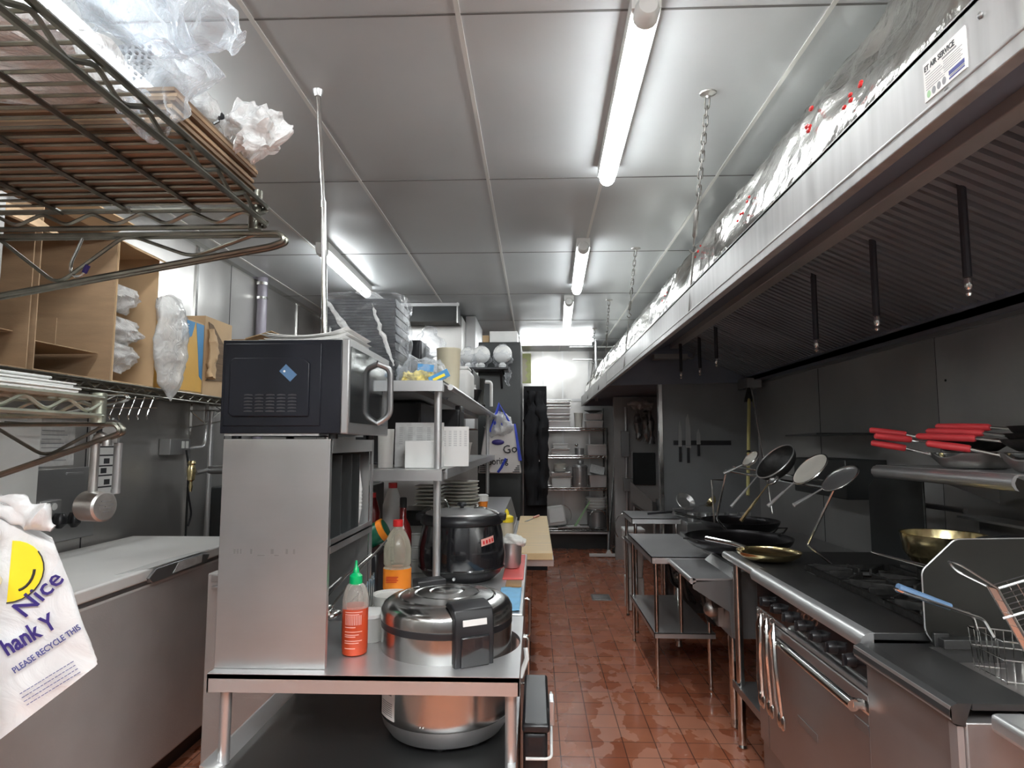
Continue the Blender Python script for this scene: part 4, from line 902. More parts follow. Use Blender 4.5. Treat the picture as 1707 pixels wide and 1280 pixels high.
# sriracha bottle
t = thing('sauce_bottle', 'clear squeeze bottle of red chilli sauce with a green cap beside the cabinet', 'bottle', (-.507, 1.80, TZ))
c = (-.507, 1.80, TZ+.001)
g = G(); g.lathe([(.028,0),(.034,.004),(.0355,.02),(.0355,.128),(.034,.132)], c, 28); g.build('sauce', M['sauce'], t)
g = G(); g.lathe([(.036,.126),(.036,.145),(.034,.16),(.028,.178),(.022,.188),(.0165,.192)], c, 28, cap=False); g.build('bottle_shoulder', M['bglass'], t)
g = G(); g.lathe([(.018,.188),(.018,.212),(.0155,.214),(.009,.220),(.0075,.232),(.0045,.236),(.003,.252),(.001,.2535)], c, 20); g.build('cap', M['green'], t)
g = G()
def cy(a, z, r=.0362): return (c[0]+r*cos(radians(a)), c[1]+r*sin(radians(a)), c[2]+z)
for k in range(11): g.grid(lambda u, v, k=k: cy(-120+7*k+3*u, .085+.026*v), 2, 2)
for k, zz in enumerate((.118,.112,.078,.066,.058,.053,.042,.036,.022)): g.grid(lambda u, v, zz=zz, k=k: cy(-122+(80-15*(k%3))*u, zz+.0022*v), 8, 2)
g.build('label_print', M['pink'], t, smooth=0)
g = G(); g.grid(lambda u, v: cy(-185+28*u, .045+.07*v, .0364), 5, 2); g.build('side_label', M['beige'], t, smooth=0)
# clear bottle with orange label
t = thing('vinegar_bottle', 'tall clear plastic bottle with an orange label and red cap', 'bottle', (-.53, 2.42, TZ))
c = (-.525, 2.42, TZ+.001)
g = G(); g.lathe([(.045,0),(.052,.01),(.052,.115),(.047,.122),(.052,.13),(.052,.185),(.045,.215),(.03,.245),(.018,.26),(.0155,.275)], c, 32, cap=False); g.build('bottle', M['bottle'], t)
g = G(); g.lathe([(.0528,.04),(.0528,.115)], c, 32, cap=False); g.build('label', M['orange'], t)
g = G(); g.lathe([(.019,.268),(.019,.292),(.001,.293)], c, 20, cap=False); g.build('cap', M['red'], t)
g = G()
for k in range(4): g.box(c[0]-.03, c[0]+.01+.006*(k%2), c[1]-.0536, c[1]-.053, c[2]+.07+.006*k, c[2]+.0725+.006*k)
g.build('label_print', M['red'], t, smooth=0)
# dark bottle neck, green bottle, containers between
t = thing('wine_bottle', 'dark glass bottle behind the orange label bottle', 'bottle', (-.56, 2.72, TZ))
g = G(); g.lathe([(.036,0),(.038,.01),(.038,.20),(.03,.235),(.0145,.26),(.0135,.335)], (-.575,2.75,TZ+.001), 24); g.build('glass_body', M['maroon'], t); g = G(); g.lathe([(.0155,.305),(.0155,.345),(.012,.348)], (-.575,2.75,TZ+.001), 20); g.build('neck_foil', M['iron'], t)
t = thing('green_jar', 'dark green jar lying tilted with an orange rimmed lid', 'jar', (-.62, 2.5, TZ))
R = Matrix.Rotation(radians(62), 3, 'Y')
g = G(); g.lathe([(.04,-.09),(.043,-.08),(.043,.05),(.036,.062)], (-.655,2.50,1.085), 24, rot=R); g.build('jar', M['dgreen'], t)
g = G(); g.lathe([(.044,.05),(.044,.072),(.03,.074)], (-.655,2.50,1.085), 24, rot=R); g.build('lid_rim', M['orange'], t); g = G(); g.lathe([(.038,.0745),(.001,.076)], (-.655,2.50,1.085), 24, rot=R, cap=False); g.build('lid', M['dgreen'], t)
g = G(); g.box(-.80, -.60, 2.42, 2.62, TZ+.001, 1.035); tag(g.build('black_bin', M['black'], bevel=.01), 'black bin under the tilted green jar', 'bin')
t = thing('clear_deli_tub', 'round clear deli container on the table between sauce bottle and rice cooker', 'container', (-.50, 2.08, TZ))
g = G(); g.lathe([(.05,.001),(.062,.085)], (-.475,2.12,TZ), 28, cap=False); g.lathe([(.05,.001),(.001,.001)], (-.475,2.12,TZ), 28, cap=False); g.build('tub', M['tub'], t)
g = G(); g.lathe([(.065,.083),(.066,.09),(.058,.088),(.055,.084),(.001,.084)], (-.475,2.12,TZ), 28, cap=False); g.build('lid', M['tub'], t)
t = thing('deli_lid_stack', 'stack of clear round lids behind the deli container', 'lids', (-.46, 2.3, TZ+.001))
g = G()
for k in range(4): g.lathe([(.06,.012*k),(.062,.012*k+.002),(.062,.012*k+.007),(.05,.012*k+.008)], (-.50,2.31,TZ+.001), 28)
g.build('lids', M['tub'], t)

# ============================================================ REFRIGERATED PREP COUNTER BEHIND THE TABLE
t = thing('prep_counter', 'long stainless prep counter with steel doors running along the aisle behind the table', 'counter', (-.48, 2.8, 0))
g = G(); g.box(-.86, -.046, 2.225, 3.40, .835, TZ); g.build('worktop', M['steelt'], t, bevel=.004)
g = G(); g.box(-.85, -.075, 2.26, 3.38, .10, .835); g.build('cabinet_body', M['steeld'], t, smooth=0)
for y in (2.28, 2.84):
    g = G(); g.box(-.075, -.058, y, y+.53, .13, .80); dr = g.build('door', M['steeld'], t, bevel=.003)
    g = G(); g.tube(fillet([(-.058,y+.06,.76),(-.03,y+.06,.76),(-.03,y+.06,.60),(-.058,y+.06,.60)], .015), .006, 8); g.build('handle', M['chrome'], dr)
for y in (2.32, 3.32):
    for x in (-.8, -.12): g = G(); g.cyl((x,y,0), (x,y,.10), .02, n=12); g.build('leg', M['black'], t)
g = G(); g.tube([(-.05,2.0,.74), (-.03,2.02,.79), (-.034,2.03,.82)], .008, 8); tag(g.build('cloth_peg', M['white'], loc=(-.04,2.02,.74)), 'small white cloth end clipped at the table edge above the bin', 'cloth')
# far cutting board counter
t = thing('prep_counter', 'farther sandwich prep counter with raised pan rail', 'counter', (-.4, 4.3, 0))
g = G(); g.box(-.86, -.15, 3.42, 5.15, .80, .86); g.build('worktop', M['steelt'], t, bevel=.003)
g = G(); g.box(-.86, -.13, 3.45, 5.15, .08, .80); g.build('cabinet_body', M['steeld'], t, smooth=0)
g = G(); g.box(-.15, .095, 3.43, 5.1, .80, .838); g.build('board_ledge', M['steel'], t, bevel=.003)
g = G(); g.box(-.86, -.20, 3.42, 5.15, .86, 1.02); g.prism([(-.20,.86),(-.155,.86),(-.20,1.02)], 'Y', 3.42, 5.15); g.build('pan_rail', M['steel'], t, bevel=.003)
for y in (3.5, 5.05):
    for x in (-.8, -.2): g = G(); g.cyl((x,y,0), (x,y,.08), .025, n=12); g.build('caster', M['black'], t)
g = G(); g.box(-.125, .088, 3.40, 5.1, .8385, .875); tag(g.build('cutting_board', M['wood'], bevel=.003), 'long thick wooden cutting board along the aisle edge of the far prep counter', 'cutting board')
t = thing('knife', 'small knife with a pinkish handle lying at the far end of the cutting board', 'knife', (-.02, 4.9, .876))
g = G(); g.prism([(-.085,4.72),(-.02,4.93),(-.012,4.925),(-.06,4.74)], 'Z', .8765, .8785); g.build('blade', M['steeld'], t, smooth=0); g = G(); g.tube([(-.018,4.92,.885),(.022,5.03,.885)], [.007,.009], 8); g.build('handle', M['pink'], t)
t = thing('mustard_bottle', 'squeeze bottle with a yellow nozzle cap beside the soup kettle', 'squeeze bottle', (-.15, 3.30, TZ))
c = (-.150, 3.28, TZ+.001)
g = G(); g.lathe([(.03,0),(.034,.01),(.034,.16),(.03,.185)], c, 24); g.build('bottle', M['rust'], t)
g = G(); g.lathe([(.035,.18),(.035,.205),(.03,.21),(.014,.216),(.010,.235),(.004,.245),(.001,.247)], c, 24); g.build('cap', M['yellow'], t)
t = thing('steel_insert', 'steel food container with a folded white cloth on top, next to the kettle', 'food container', (-.12, 2.98, TZ))
g = G(); g.lathe([(.036,.001),(.045,.02),(.05,.11),(.056,.112),(.056,.116),(.048,.116)], (-.115,2.98,TZ+.012), 28); g.build('container', M['steel'], t)
g = crumple([(-.16,2.98,TZ+.13),(-.12,2.97,TZ+.145),(-.07,2.97,TZ+.13),(-.055,2.97,TZ+.11)], [(.015,.03),(.022,.04),(.018,.035),(.01,.015)], .014, 22, 120, 30)
tag(g.build('white_cloth', M['cloth'], smooth=60), 'folded white cloth resting on the steel container', 'cloth')
g = G(); g.box(-.145, -.055, 2.76, 3.33, TZ+.0005, TZ+.009); tag(g.build('red_mat', M['redmat'], bevel=.003), 'red plastic board lying under the steel container at the counter edge', 'cutting board')
g = G(); g.box(-.125, -.06, 2.62, 2.72, TZ+.0005, TZ+.009); tag(g.build('wood_block', M['woodd'], bevel=.002), 'narrow brown wooden piece between the red board and the blue cloth', 'wood block')
def fn(u, v): return (-.14+.082*u, 2.25+.34*v, TZ+.004+.004*ridg((u,v*2,0), 3, 5))
tag(G().grid(fn, 14, 30).build('blue_cloth', M['bluecl'], smooth=60, solid=.003, loc=(-.1,2.42,TZ)), 'light blue cleaning cloth on the counter edge behind the rice cooker', 'cloth')

# soup kettle
t = thing('soup_kettle', 'black round electric soup kettle on the counter behind the rice cooker', 'soup kettle', (-.305, 2.78, TZ))
c = (-.325, 2.80, TZ+.001)
g = G(); g.lathe([(.13,0),(.15,.012),(.17,.03),(.176,.05)], c, 48); g.build('base', M['black'], t)
g = G(); g.lathe([(.176,.05),(.188,.052),(.190,.057),(.186,.062),(.190,.10),(.187,.15),(.178,.20),(.170,.235)], c, 56, cap=False); kb = g.build('body', M['blackm'], t)
g = G(); g.lathe([(.170,.233),(.180,.238),(.182,.248),(.178,.264),(.168,.276),(.158,.278)], c, 56, cap=False); g.build('rim', M['black'], t)
for s in (-1, 1): g = G(); g.obox((c[0]+s*.175, c[1]-.02, c[2]+.265), (.04,.06,.03), Matrix.Rotation(0,3,'Z')); g.build('side_grip', M['black'], t, bevel=.006)
g = G(); g.lathe([(.16,.276),(.155,.284),(.11,.292),(.03,.298),(.001,.299)], c, 48, cap=False); l_ = g.build('lid', M['steel'], t)
g = G(); g.lathe([(.008,.295),(.008,.305),(.02,.308),(.022,.318),(.016,.324),(.001,.325)], c, 20); g.build('lid_knob', M['black'], l_)
g = G(); g.tube(fillet([(c[0]-.12,c[1],c[2]+.29),(c[0]-.11,c[1],c[2]+.335),(c[0]-.07,c[1],c[2]+.335),(c[0]-.055,c[1],c[2]+.295)], .02), .004, 7); g.build('lid_bail', M['chrome'], l_)
g = G(); g.tube(fillet([(c[0]+.06,c[1]-.05,c[2]+.304),(c[0]+.10,c[1]-.08,c[2]+.31),(c[0]+.17,c[1]-.1,c[2]+.285)], .02), .005, 7); g.sph((c[0]+.07,c[1]-.05,c[2]+.312), .011, 8); g.build('hinge_arm', M['chrome'], l_)
g = G(); g.cyl((c[0]-.01,c[1]-.187,c[2]+.03), (c[0]-.01,c[1]-.174,c[2]+.03), .006, n=10); g.build('screw', M['steel'], t)
def ck(a, z, r=.185): return (c[0]+r*cos(radians(a)), c[1]+r*sin(radians(a)), c[2]+z)
g = G(); g.grid(lambda u, v: ck(-58+20*u, .158+.028*v+.012*u, .189-.004*v), 6, 3); lb = g.build('label', M['pink'], t, smooth=60)
g = G()
for k in range(4): g.grid(lambda u, v, k=k: ck(-56+4.5*k+2.6*u, .166+.014*v+.0028*k, .1905-.002*v), 2, 2)
g.build('label_print', M['red'], lb, smooth=0)

# bins, dishes on the counter under the overshelf
for k, (x, y, z, w_) in enumerate(((-.60,3.0,TZ+.001,.10), (-.60,3.0,TZ+.061,.10), (-.60,3.0,TZ+.121,.10))):
    g = G(); g.box(x-w_, x+w_, y-.12, y+.12, z, z+.05); g.box(x-w_-.006, x+w_+.006, y-.126, y+.126, z+.05, z+.059)
    tag(g.build('food_bin', M['tub'], bevel=.004), ('lowest', 'middle', 'top')[k] + ' translucent lidded food bin in the stack left of the soup kettle', 'food bin', 'bins left of the kettle')
g = G(); g.box(-.69,-.56,3.15,3.4,TZ+.001,1.12); tag(g.build('dark_bin', M['darkfridge'], bevel=.01), 'dark blue-black bin behind the food bins', 'bin')
t = thing('rack_table', 'low steel stand under the dish stacks behind the kettle', 'stand', (-.5, 3.6, 1.02))
for k in range(9):
    g = G(); z = 1.03+.021*k; s = .085+.0*k; x, y = -.60+random.uniform(-.006,.006), 3.58
    g.lathe([(s*.5,0),(s*.95,.012),(s,.019),(s*.96,.019),(s*.5,.006)], (x,y,z), 4, sx=1.25, sy=1.25, rot=Matrix.Rotation(pi/4,3,'Z'))
    tag(g.build('square_bowl', M['ceramic'], bevel=.004, smooth=20), 'square stoneware dish, %s in the left stack under the two-tier shelf' % nth(k, 9), 'dish', 'left dish stack')
for k in range(11):
    g = G(); z = 1.03+.019*k; s = .105; x, y = -.43+random.uniform(-.006,.006), 3.66
    g.lathe([(s*.55,0),(s*.95,.010),(s,.016),(s*.96,.016),(s*.5,.005)], (x,y,z), 28)
    tag(g.build('round_plate', M['ceramic']), 'round stoneware plate, %s in the right stack under the two-tier shelf' % nth(k, 11), 'plate', 'right plate stack')
bpy.data.objects.remove(bpy.data.objects['rack_table'])
t = thing('paper_cup', 'white and orange cup beside the plate stack', 'cup', (-.32, 3.7, 1.03))
g = G(); g.lathe([(.02,0),(.03,.10),(.031,.102)], (-.31,3.72,1.021), 18); g.build('cup', M['orange'], t); g = G(); g.lathe([(.032,.095),(.033,.13),(.02,.135)], (-.31,3.72,1.021), 18); g.build('lid', M['white'], t)
for k, (x, y, r, h, m_, la) in enumerate(((-.735,2.85,.035,.36,'maroon','tall bottle of dark red sauce behind the steel cabinet'), (-.66,2.92,.045,.40,'white','tall white jug beside the dark red bottle'), (-.82,2.9,.05,.3,'beige','beige jug behind the steel cabinet'))):
    tt = thing('sauce_jug', la, 'jug', (x, y, TZ)); g = G(); g.lathe([(r*.9,0),(r,.01),(r,h*.75),(r*.5,h*.93),(r*.4,h*.95)], (x,y,TZ+.001), 20); g.build('jug', M[m_], tt); g = G(); g.lathe([(r*.45,h*.94),(r*.45,h)], (x,y,TZ+.001), 16); g.build('cap', M['red'], tt)
# steel sloping side of the pan rail with small things
g = G(); g.prism([(3.0,TZ),(3.9,1.06),(3.9,1.08),(3.0,.885)], 'X', -.865, -.862); 

# ============================================================ TWO-TIER OVERSHELF
t = thing('overshelf', 'two-tier stainless overshelf on posts above the prep counter', 'overshelf', (-.6, 4.0, TZ))
for nm, z in (('upper_shelf', 1.70), ('lower_shelf', 1.35)):
    g = G(); g.box(-.90, -.365, 2.46, 5.55, z-.004, z); g.box(-.90, -.365, 2.455, 2.46, z-.042, z); g.box(-.37, -.365, 2.46, 5.55, z-.012, z)
    g.box(-.39, -.366, 2.46, 2.5, z-.042, z)
    if nm == 'upper_shelf': g.tube([(-.357, 2.62, z-.013), (-.357, 5.55, z-.013)], .013, 12)
    else: g.box(-.37,-.358,2.56,5.55,z-.04,z)
    g.build(nm, M['steel'], t, smooth=30)
    g = G(); g.box(-.75, -.5, 2.6, 5.5, z-.035, z-.004); g.build('shelf_rib', M['steeld'], t, smooth=0)
for (x, y) in ((-.395, 2.54), (-.85, 2.54), (-.415, 5.45), (-.85, 5.45)):
    g = G(); g.cyl((x, y, TZ if y < 3.4 else 1.02), (x, y, 1.696), .0155, n=16); g.build('post', M['steel'], t)
# black appliances under the top shelf
g = G(); g.box(-.88, -.56, 3.05, 3.6, 1.351, 1.655); tag(g.build('black_appliance', M['black'], bevel=.01), 'black boxy appliance in the shadow between the overshelf tiers', 'appliance')
t = thing('ticket_machine', 'small black ticket machine under the upper shelf behind the menus', 'machine', (-.42, 3.2, 1.351)); g = G(); g.box(-.50,-.375,3.1,3.3,1.50,1.62); g.build('body', M['black'], t, bevel=.008); g = G(); g.box(-.40,-.372,3.12,3.28,1.61,1.64); g.build('dial', M['blackm'], t, bevel=.004)
# menus leaning
def leaf(label, P, W, H, lean, ry, m, name='menu_sheet'):
    R = Matrix.Rotation(ry, 3, 'Z') @ Matrix.Rotation(-lean, 3, 'X') @ Matrix.Rotation(0, 3, 'Y')
    g = G(); g.obox(Vector(P)+R@Vector((0,0,H/2)), (W,.0016,H), R); o = g.build(name, m, smooth=0, loc=P)
    g = G()
    for k in range(9):
        for j in range(5): g.obox(Vector(P)+R@Vector((-W*.38+W*.19*j, -.0012, H*.52+H*.045*k)), (W*.12*(.6+.4*((k*3+j)%3)/2),.0004,.0018), R)
    g.build('handwriting', M['inkg'], o, smooth=0); return tag(o, label, 'menu')
leaf('large grey handwritten sheet leaning between the overshelf tiers', (-.50,2.70,1.352), .21, .19, .06, .02, M['paperg'])
leaf('white handwritten sheet leaning behind the grey one, right of the post', (-.355,2.78,1.352), .12, .175, .08, .1, M['paper'])
g = G(); g.box(-.535,-.39,2.57,2.69,1.351,1.463); tag(g.build('white_box', M['white'], bevel=.003), 'blank white box in front of the handwritten sheets', 'box')
g = G(); g.box(-.365-.01,-.37+.03,3.02,3.15,1.351,1.43); tag(g.build('napkin_box', M['white'], bevel=.003, loc=None), 'small white box at the aisle edge of the lower overshelf tier', 'box')
t = thing('clear_tub', 'clear plastic tub with a red cup behind it on the lower overshelf tier', 'tub', (-.35, 3.5, 1.351)); g = G(); g.lathe([(.04,0),(.055,.10)], (-.41,3.5,1.352), 20); g.build('tub', M['tub'], t); g = G(); g.lathe([(.058,.098),(.058,.105),(.01,.107)], (-.41,3.5,1.352), 20); g.build('lid', M['tub'], t)
t = thing('spice_jar', 'clear cup with dark red contents beside the microwave on the lower tier', 'jar', (-.62, 2.6, 1.351)); g = G(); g.lathe([(.025,0),(.03,.075)], (-.625,2.62,1.352), 20); g.build('contents', M['maroon'], t); g = G(); g.lathe([(.0305,.0),(.034,.16)], (-.625,2.62,1.352), 20, cap=False); g.build('cup', M['tub'], t)
# things on the top shelf: wrapped trays
t = thing('wrapped_trays', 'tall block of black food trays wrapped in clear plastic on the overshelf', 'tray pack', (-.76, 2.82, 1.70))
g = G()
for k in range(30): g.box(-.915+.002*(k%2), -.60-.002*(k%3), 2.66, 2.94, 1.703+.0125*k, 1.703+.0125*k+.0115)
g.build('trays', M['foamtray'], t, smooth=0)
g = G()
def wr(u, v):
    a = 2*pi*u; sx, sy = .172, .155; cx, sy_ = cos(a), sin(a); k = (abs(cx)**8+abs(sy_)**8)**(-1/8)
    vv = v; z = 1.701 + .40*min(1, vv/.86); sh = 1 if vv < .86 else max(.02, 1-((vv-.86)/.14)**2*.98)
    if vv > .86: z = 2.101 + .012*((vv-.86)/.14)
    p = Vector((-.757+cx*k*sx*sh, 2.80+sy_*k*sy*sh, z)); n_ = Vector((cx, sy_, 0))
    return p + n_*((ridg(p, 13, 140)-.4)*.016+ridg(p,34,141)*.004)
g.grid(wr, 110, 70, closed_u=True); g.build('wrap', M['wrap'], t, smooth=60)
g = crumple([(-.76,2.8,2.10), (-.745,2.8,2.125), (-.74,2.8,2.14)], [(.07,.05),(.06,.03),(.02,.012)], .02, 16, 145, 26); g.build('wrap_knot', M['bagw'], t, smooth=60)
for (p, q, w_) in (((-.91,2.632,2.08),(-.66,2.630,1.74),.016), ((-.70,2.632,2.05),(-.60,2.632,1.78),.010), ((-.88,2.632,1.95),(-.82,2.632,1.74),.008)):
    p, q = Vector(p), Vector(q); g = crumple([p, p.lerp(q,.35)+Vector((0,-.004,0)), p.lerp(q,.7), q], [(w_*.3,.003),(w_,.006),(w_*.8,.006),(w_*.4,.003)], .008, 30, 148, 20, 8); g.build('film_fold', M['bagw'], t, smooth=60)
t = thing('snack_bag', 'clear bag of yellow noodles and a blue snack packet on the overshelf edge', 'snack bag', (-.47, 2.78, 1.70))
g = crumple([(-.60,2.70,1.74),(-.52,2.70,1.76),(-.44,2.72,1.755),(-.39,2.74,1.74)], [(.03,.03),(.07,.05),(.065,.045),(.02,.025)], .03, 12, 150, 36, 8); g.build('film', M['clear'], t, smooth=60)
g = crumple([(-.57,2.70,1.735),(-.50,2.69,1.738),(-.43,2.70,1.73)], [(.02,.02),(.035,.032),(.02,.02)], .02, 25, 152, 26); g.build('noodles', M['pop'], t)
g = G(); R = Matrix.Rotation(.35,3,'Y')@Matrix.Rotation(-.2,3,'X'); g.obox((-.41,2.655,1.735), (.09,.004,.035), Matrix.Rotation(-.45,3,'Y')); g.build('packet', M['bluecard'], t, bevel=.001); g = G(); g.obox((-.41,2.652,1.732), (.055,.004,.012), Matrix.Rotation(-.45,3,'Y')); g.build('packet_band', M['yellow'], t, smooth=0)
g = G(); g.obox((-.47,2.665,1.775), (.07,.003,.03), Matrix.Rotation(.1,3,'Y')); g.build('blue_patch', M['bluecard'], t, smooth=0)
g = G(); g.lathe([(.052,0),(.058,.20),(.06,.205),(.06,.212),(.02,.214)], (-.425,3.05,1.701), 28); tag(g.build('beige_tub', M['beige']), 'tall beige round tub on the overshelf behind the snack bag', 'tub')
t = thing('film_bags', 'puffed clear plastic bags piled behind the snack bag on the overshelf', 'plastic bags', (-.56, 3.15, 1.70))
for k, (p, r) in enumerate((((-.60,3.2,1.85),.13), ((-.53,3.1,1.95),.09), ((-.50,3.3,1.80),.1))):
    g = crumple([(p[0]-.03,p[1],p[2]-r), (p[0],p[1],p[2]), (p[0]+.01,p[1],p[2]+r*.9)], [(r*.5,r*.4),(r*.75,r*.6),(r*.25,r*.2)], .04, 11, 160+k, 34, 10); g.build('bag', M['wrap' if k else 'bagw'], t, smooth=60)
g = G(); g.box(-.70,-.56,3.05,3.3,1.701,1.96); g.build('tray_block', M['foamtray'], t, bevel=.01)
# white appliances further along the shelf
t = thing('white_machine', 'white rounded kitchen machine on the overshelf behind the beige tub', 'machine', (-.43, 3.65, 1.70)); g = G(); g.box(-.52,-.375,3.6,3.85,1.701,1.88); g.build('body', M['white'], t, bevel=.03, seg=4); g = G(); g.box(-.50,-.39,3.62,3.8,1.88,1.90); g.build('lid', M['white'], t, bevel=.008)
g = G(); g.box(-.60,-.40,4.0,4.5,1.701,1.93); tag(g.build('black_container', M['black'], bevel=.01), 'black box standing on the overshelf behind the white machine', 'box')
for k in range(3):
    g = G(); g.lathe([(.03,0),(.045,.03),(.046,.034)], (-.40+.01*k,3.93,1.701+.025*k), 18); tag(g.build('black_bowl', M['black']), 'small black bowl, %s of the nest beside the white overshelf machine' % nth(k, 3), 'bowl', 'nested black bowls')
g = G(); g.lathe([(.02,0),(.024,.09),(.01,.11),(.012,.13)], (-.40,4.08,1.701), 14); tag(g.build('small_bottle', M['white']), 'slim white bottle on the overshelf edge', 'bottle')
t = thing('blender', 'food blender with a white handle on the far part of the overshelf', 'blender', (-.38, 4.5, 1.70)); g = G(); g.lathe([(.06,0),(.065,.03),(.05,.06),(.06,.19),(.065,.22)], (-.43,4.6,1.701), 20); g.build('jug', M['guard'], t)
g = G(); g.tube(fillet([(-.375,4.6,1.90),(-.325,4.6,1.90),(-.325,4.6,1.72)], .03), [.012]*9 if False else .013, 10); g.build('handle', M['white'], t)

# trash bin at the aisle
t = thing('trash_bin', 'narrow black plastic bin with a wire bag ring beside the table', 'bin', (-.005, 1.95, 0))
g = G(); g.prism([(1.86,.0),(2.14,.0),(2.18,.66),(1.82,.66)], 'X', -.038, .03); g.build('bin_body', M['black'], t, bevel=.015, seg=3)
g = G(); g.box(-.04, .036, 1.81, 2.19, .66, .685); g.build('bin_rim', M['black'], t, bevel=.008)
g = G(); g.box(.036,.052,1.93,1.99,.63,.70); g.build('rim_clip', M['steel'], t, bevel=.003)
g = G(); g.tube(fillet([(-.03,1.80,.60),(.04,1.80,.60),(.046,2.1,.66)], .02), .004, 7); g.build('bag_ring', M['white'], t)

# ============================================================ BLACK FRIDGE ZONE
t = thing('dark_refrigerator', 'tall dark refrigerator cabinet in the middle distance', 'refrigerator', (-.33, 6.1, 0))
g = G(); g.box(-.53, -.135, 5.8, 6.5, .02, 2.39); g.build('body', M['darkfridge'], t, bevel=.008)
g = G(); g.box(-.53,-.135,5.785,5.799,.06,2.36); g.build('door_panel', M['darkfridge'], t, bevel=.004)
g = G(); g.box(-.43, -.168, 5.85, 6.3, 2.391, 2.50); tag(g.build('white_carton', M['white'], bevel=.003), 'white carton on top of the dark refrigerator', 'box')
g = G(); g.box(-.50,-.44,5.9,6.2,2.391,2.47); tag(g.build('brown_carton', M['cardl']), 'brown carton edge behind the white carton on the refrigerator', 'box')
t = thing('small_shelf', 'small black shelf under the three wrapped fans', 'shelf', (-.45, 5.65, 2.10)); g = G(); g.box(-.66,-.24,5.5,5.78,2.10,2.118); g.build('board', M['black'], t, bevel=.003); g = G(); g.prism([(5.55,2.10),(5.78,2.10),(5.78,1.95)], 'X', -.32, -.30); g.build('support', M['black'], t)
for k, (x, r) in enumerate(((-.60,.075),(-.485,.08),(-.295,.085))):
    t = thing('wrapped_fan', ('left', 'middle', 'right')[k]+' round white fan head wrapped in plastic, on the small black shelf', 'fan', (x, 5.6, 2.119), 'wrapped round fans')
    g = G(); g.lathe([(.03,0),(.035,.03),(.02,.05)], (x,5.6,2.119), 14); g.build('base', M['white'], t)
    g = G(); g.sph((x,5.6,2.119+.045+r), r, 20, (1,.7,1)); g.build('head', M['white'], t)
    g = crumple([(x-.01,5.6,2.125),(x,5.59,2.2),(x,5.6,2.165+2*r)], [(.05,.05),(r*1.12,r*.9),(r*.3,r*.3)], .02, 18, 170+k, 26); g.build('plastic_wrap', M['wrap'], t, smooth=60)
g = crumple([(-.25,5.55,2.12),(-.24,5.5,2.02),(-.235,5.5,1.95)], [(.02,.02),(.025,.02),(.01,.01)], .02, 20, 175, 16); tag(g.build('hanging_film', M['wrap'], smooth=60), 'strip of clear film dangling below the wrapped fans', 'plastic film')
# tote bag
t = thing('tote_bag', 'white and blue tote bag hanging on the dark refrigerator', 'bag', (-.3, 5.5, 1.19))
g = G(); g.prism([(-.44,1.62),(-.18,1.62),(-.125,1.19),(-.505,1.19)], 'Y', 5.53, 5.60); tb = g.build('bag_body', M['tote'], t, bevel=.01)
g = crumple([(-.42,5.56,1.55),(-.31,5.54,1.62),(-.2,5.56,1.58)], [(.05,.04),(.1,.05),(.05,.04)], .04, 9, 180, 24); g.build('bag_stuffing', M['bagw'], t, smooth=60)
g = G(); 
for (xa, xb) in ((-.37,-.30),(-.34,-.22)): g.tube([(xb+.01 if xb>-.25 else xb,5.52,1.60),(-.32,5.52,1.80),(xa-.03,5.52,1.55)], .012, 6)
g.prism([(-.19,1.62),(-.175,1.62),(-.12,1.3),(-.15,1.3)], 'Y', 5.52, 5.53); g.tube([(-.26,5.52,1.32),(-.30,5.515,1.24),(-.33,5.52,1.2)], .012, 6); g.build('blue_strap', M['bagblue'], t)
text('Go', .10, (-.285, 5.525, 1.36), (1,0,.12), (-.12,0,1), M['ink'], tb, bold=.001)
text('Flooring', .085, (-.465, 5.525, 1.255), (1,0,.10), (-.1,0,1), M['ink'], tb, bold=.001, width=.8)
g = G()
for k in range(4): g.box(-.49-.0*k, -.40-.012*k, 5.524, 5.529, 1.20+.017*k, 1.207+.017*k); g.box(-.20+.012*k, -.14, 5.524, 5.529, 1.20+.017*k, 1.207+.017*k)
g.build('stripes', M['ink'], tb, smooth=0)
g = G(); g.sph((-.33,5.525,1.46), .035, 10, (1.6,.3,.7)); g.build('purple_print', M['purple'], tb)
# hanging dark coats/aprons
for k, (x, w_) in enumerate(((-.045,.07), (.06,.06))):
    g = crumple([(x,7.3,2.05),(x,7.28,1.8),(x+.01,7.3,1.2),(x+.01,7.3,.75)], [(w_*.5,.04),(w_,.06),(w_*1.05,.07),(w_*.8,.05)], .05, 6, 190+k, 24)
    tag(g.build('apron', M['apron'], smooth=60, loc=(x,7.3,.75)), ('left','right')[k]+' dark apron hanging in the gap beside the refrigerator', 'apron', 'hanging dark aprons')
g = G(); g.box(-.14, .13, 7.4, 7.46, 0, 2.12); tag(g.build('dark_partition', M['apron']), 'dark upright panel behind the hanging aprons', 'panel')
g = G(); g.box(.035,.105,7.25,7.30,1.24,1.34); tag(g.build('switch_box', M['steel'], bevel=.004), 'small grey switch box beside the back rack', 'switch box')
t = thing('wall_calendar', 'pale green and yellow patterned sheet high beside the refrigerator', 'poster', (-.15, 9.24, 2.33)); g = G(); g.box(-.23,-.065,9.235,9.249,2.33,2.77); g.build('sheet', M['ltgreen'], t, smooth=0)
g = G(); g.prism([(-.15,2.35)]+[(-.15+(.035 if k%2 else 0), 2.35+.045*k) for k in range(1,8)]+[(-.15,2.70)]+[(-.19,2.70),(-.19,2.35)], 'Y', 9.23, 9.235); g.build('zigzag_pattern', M['rust'], t, smooth=0)
g = G(); g.box(-.17,-.05,9.15,9.249,2.12,2.26); tag(g.build('small_white_box', M['white']), 'small white box on the wall under the patterned sheet', 'box')
g = G(); g.box(.0,.16,9.22,9.249,2.05,2.20); tag(g.build('notice_sheet', M['paper']), 'white paper panel on the back wall near the rack top', 'panel')
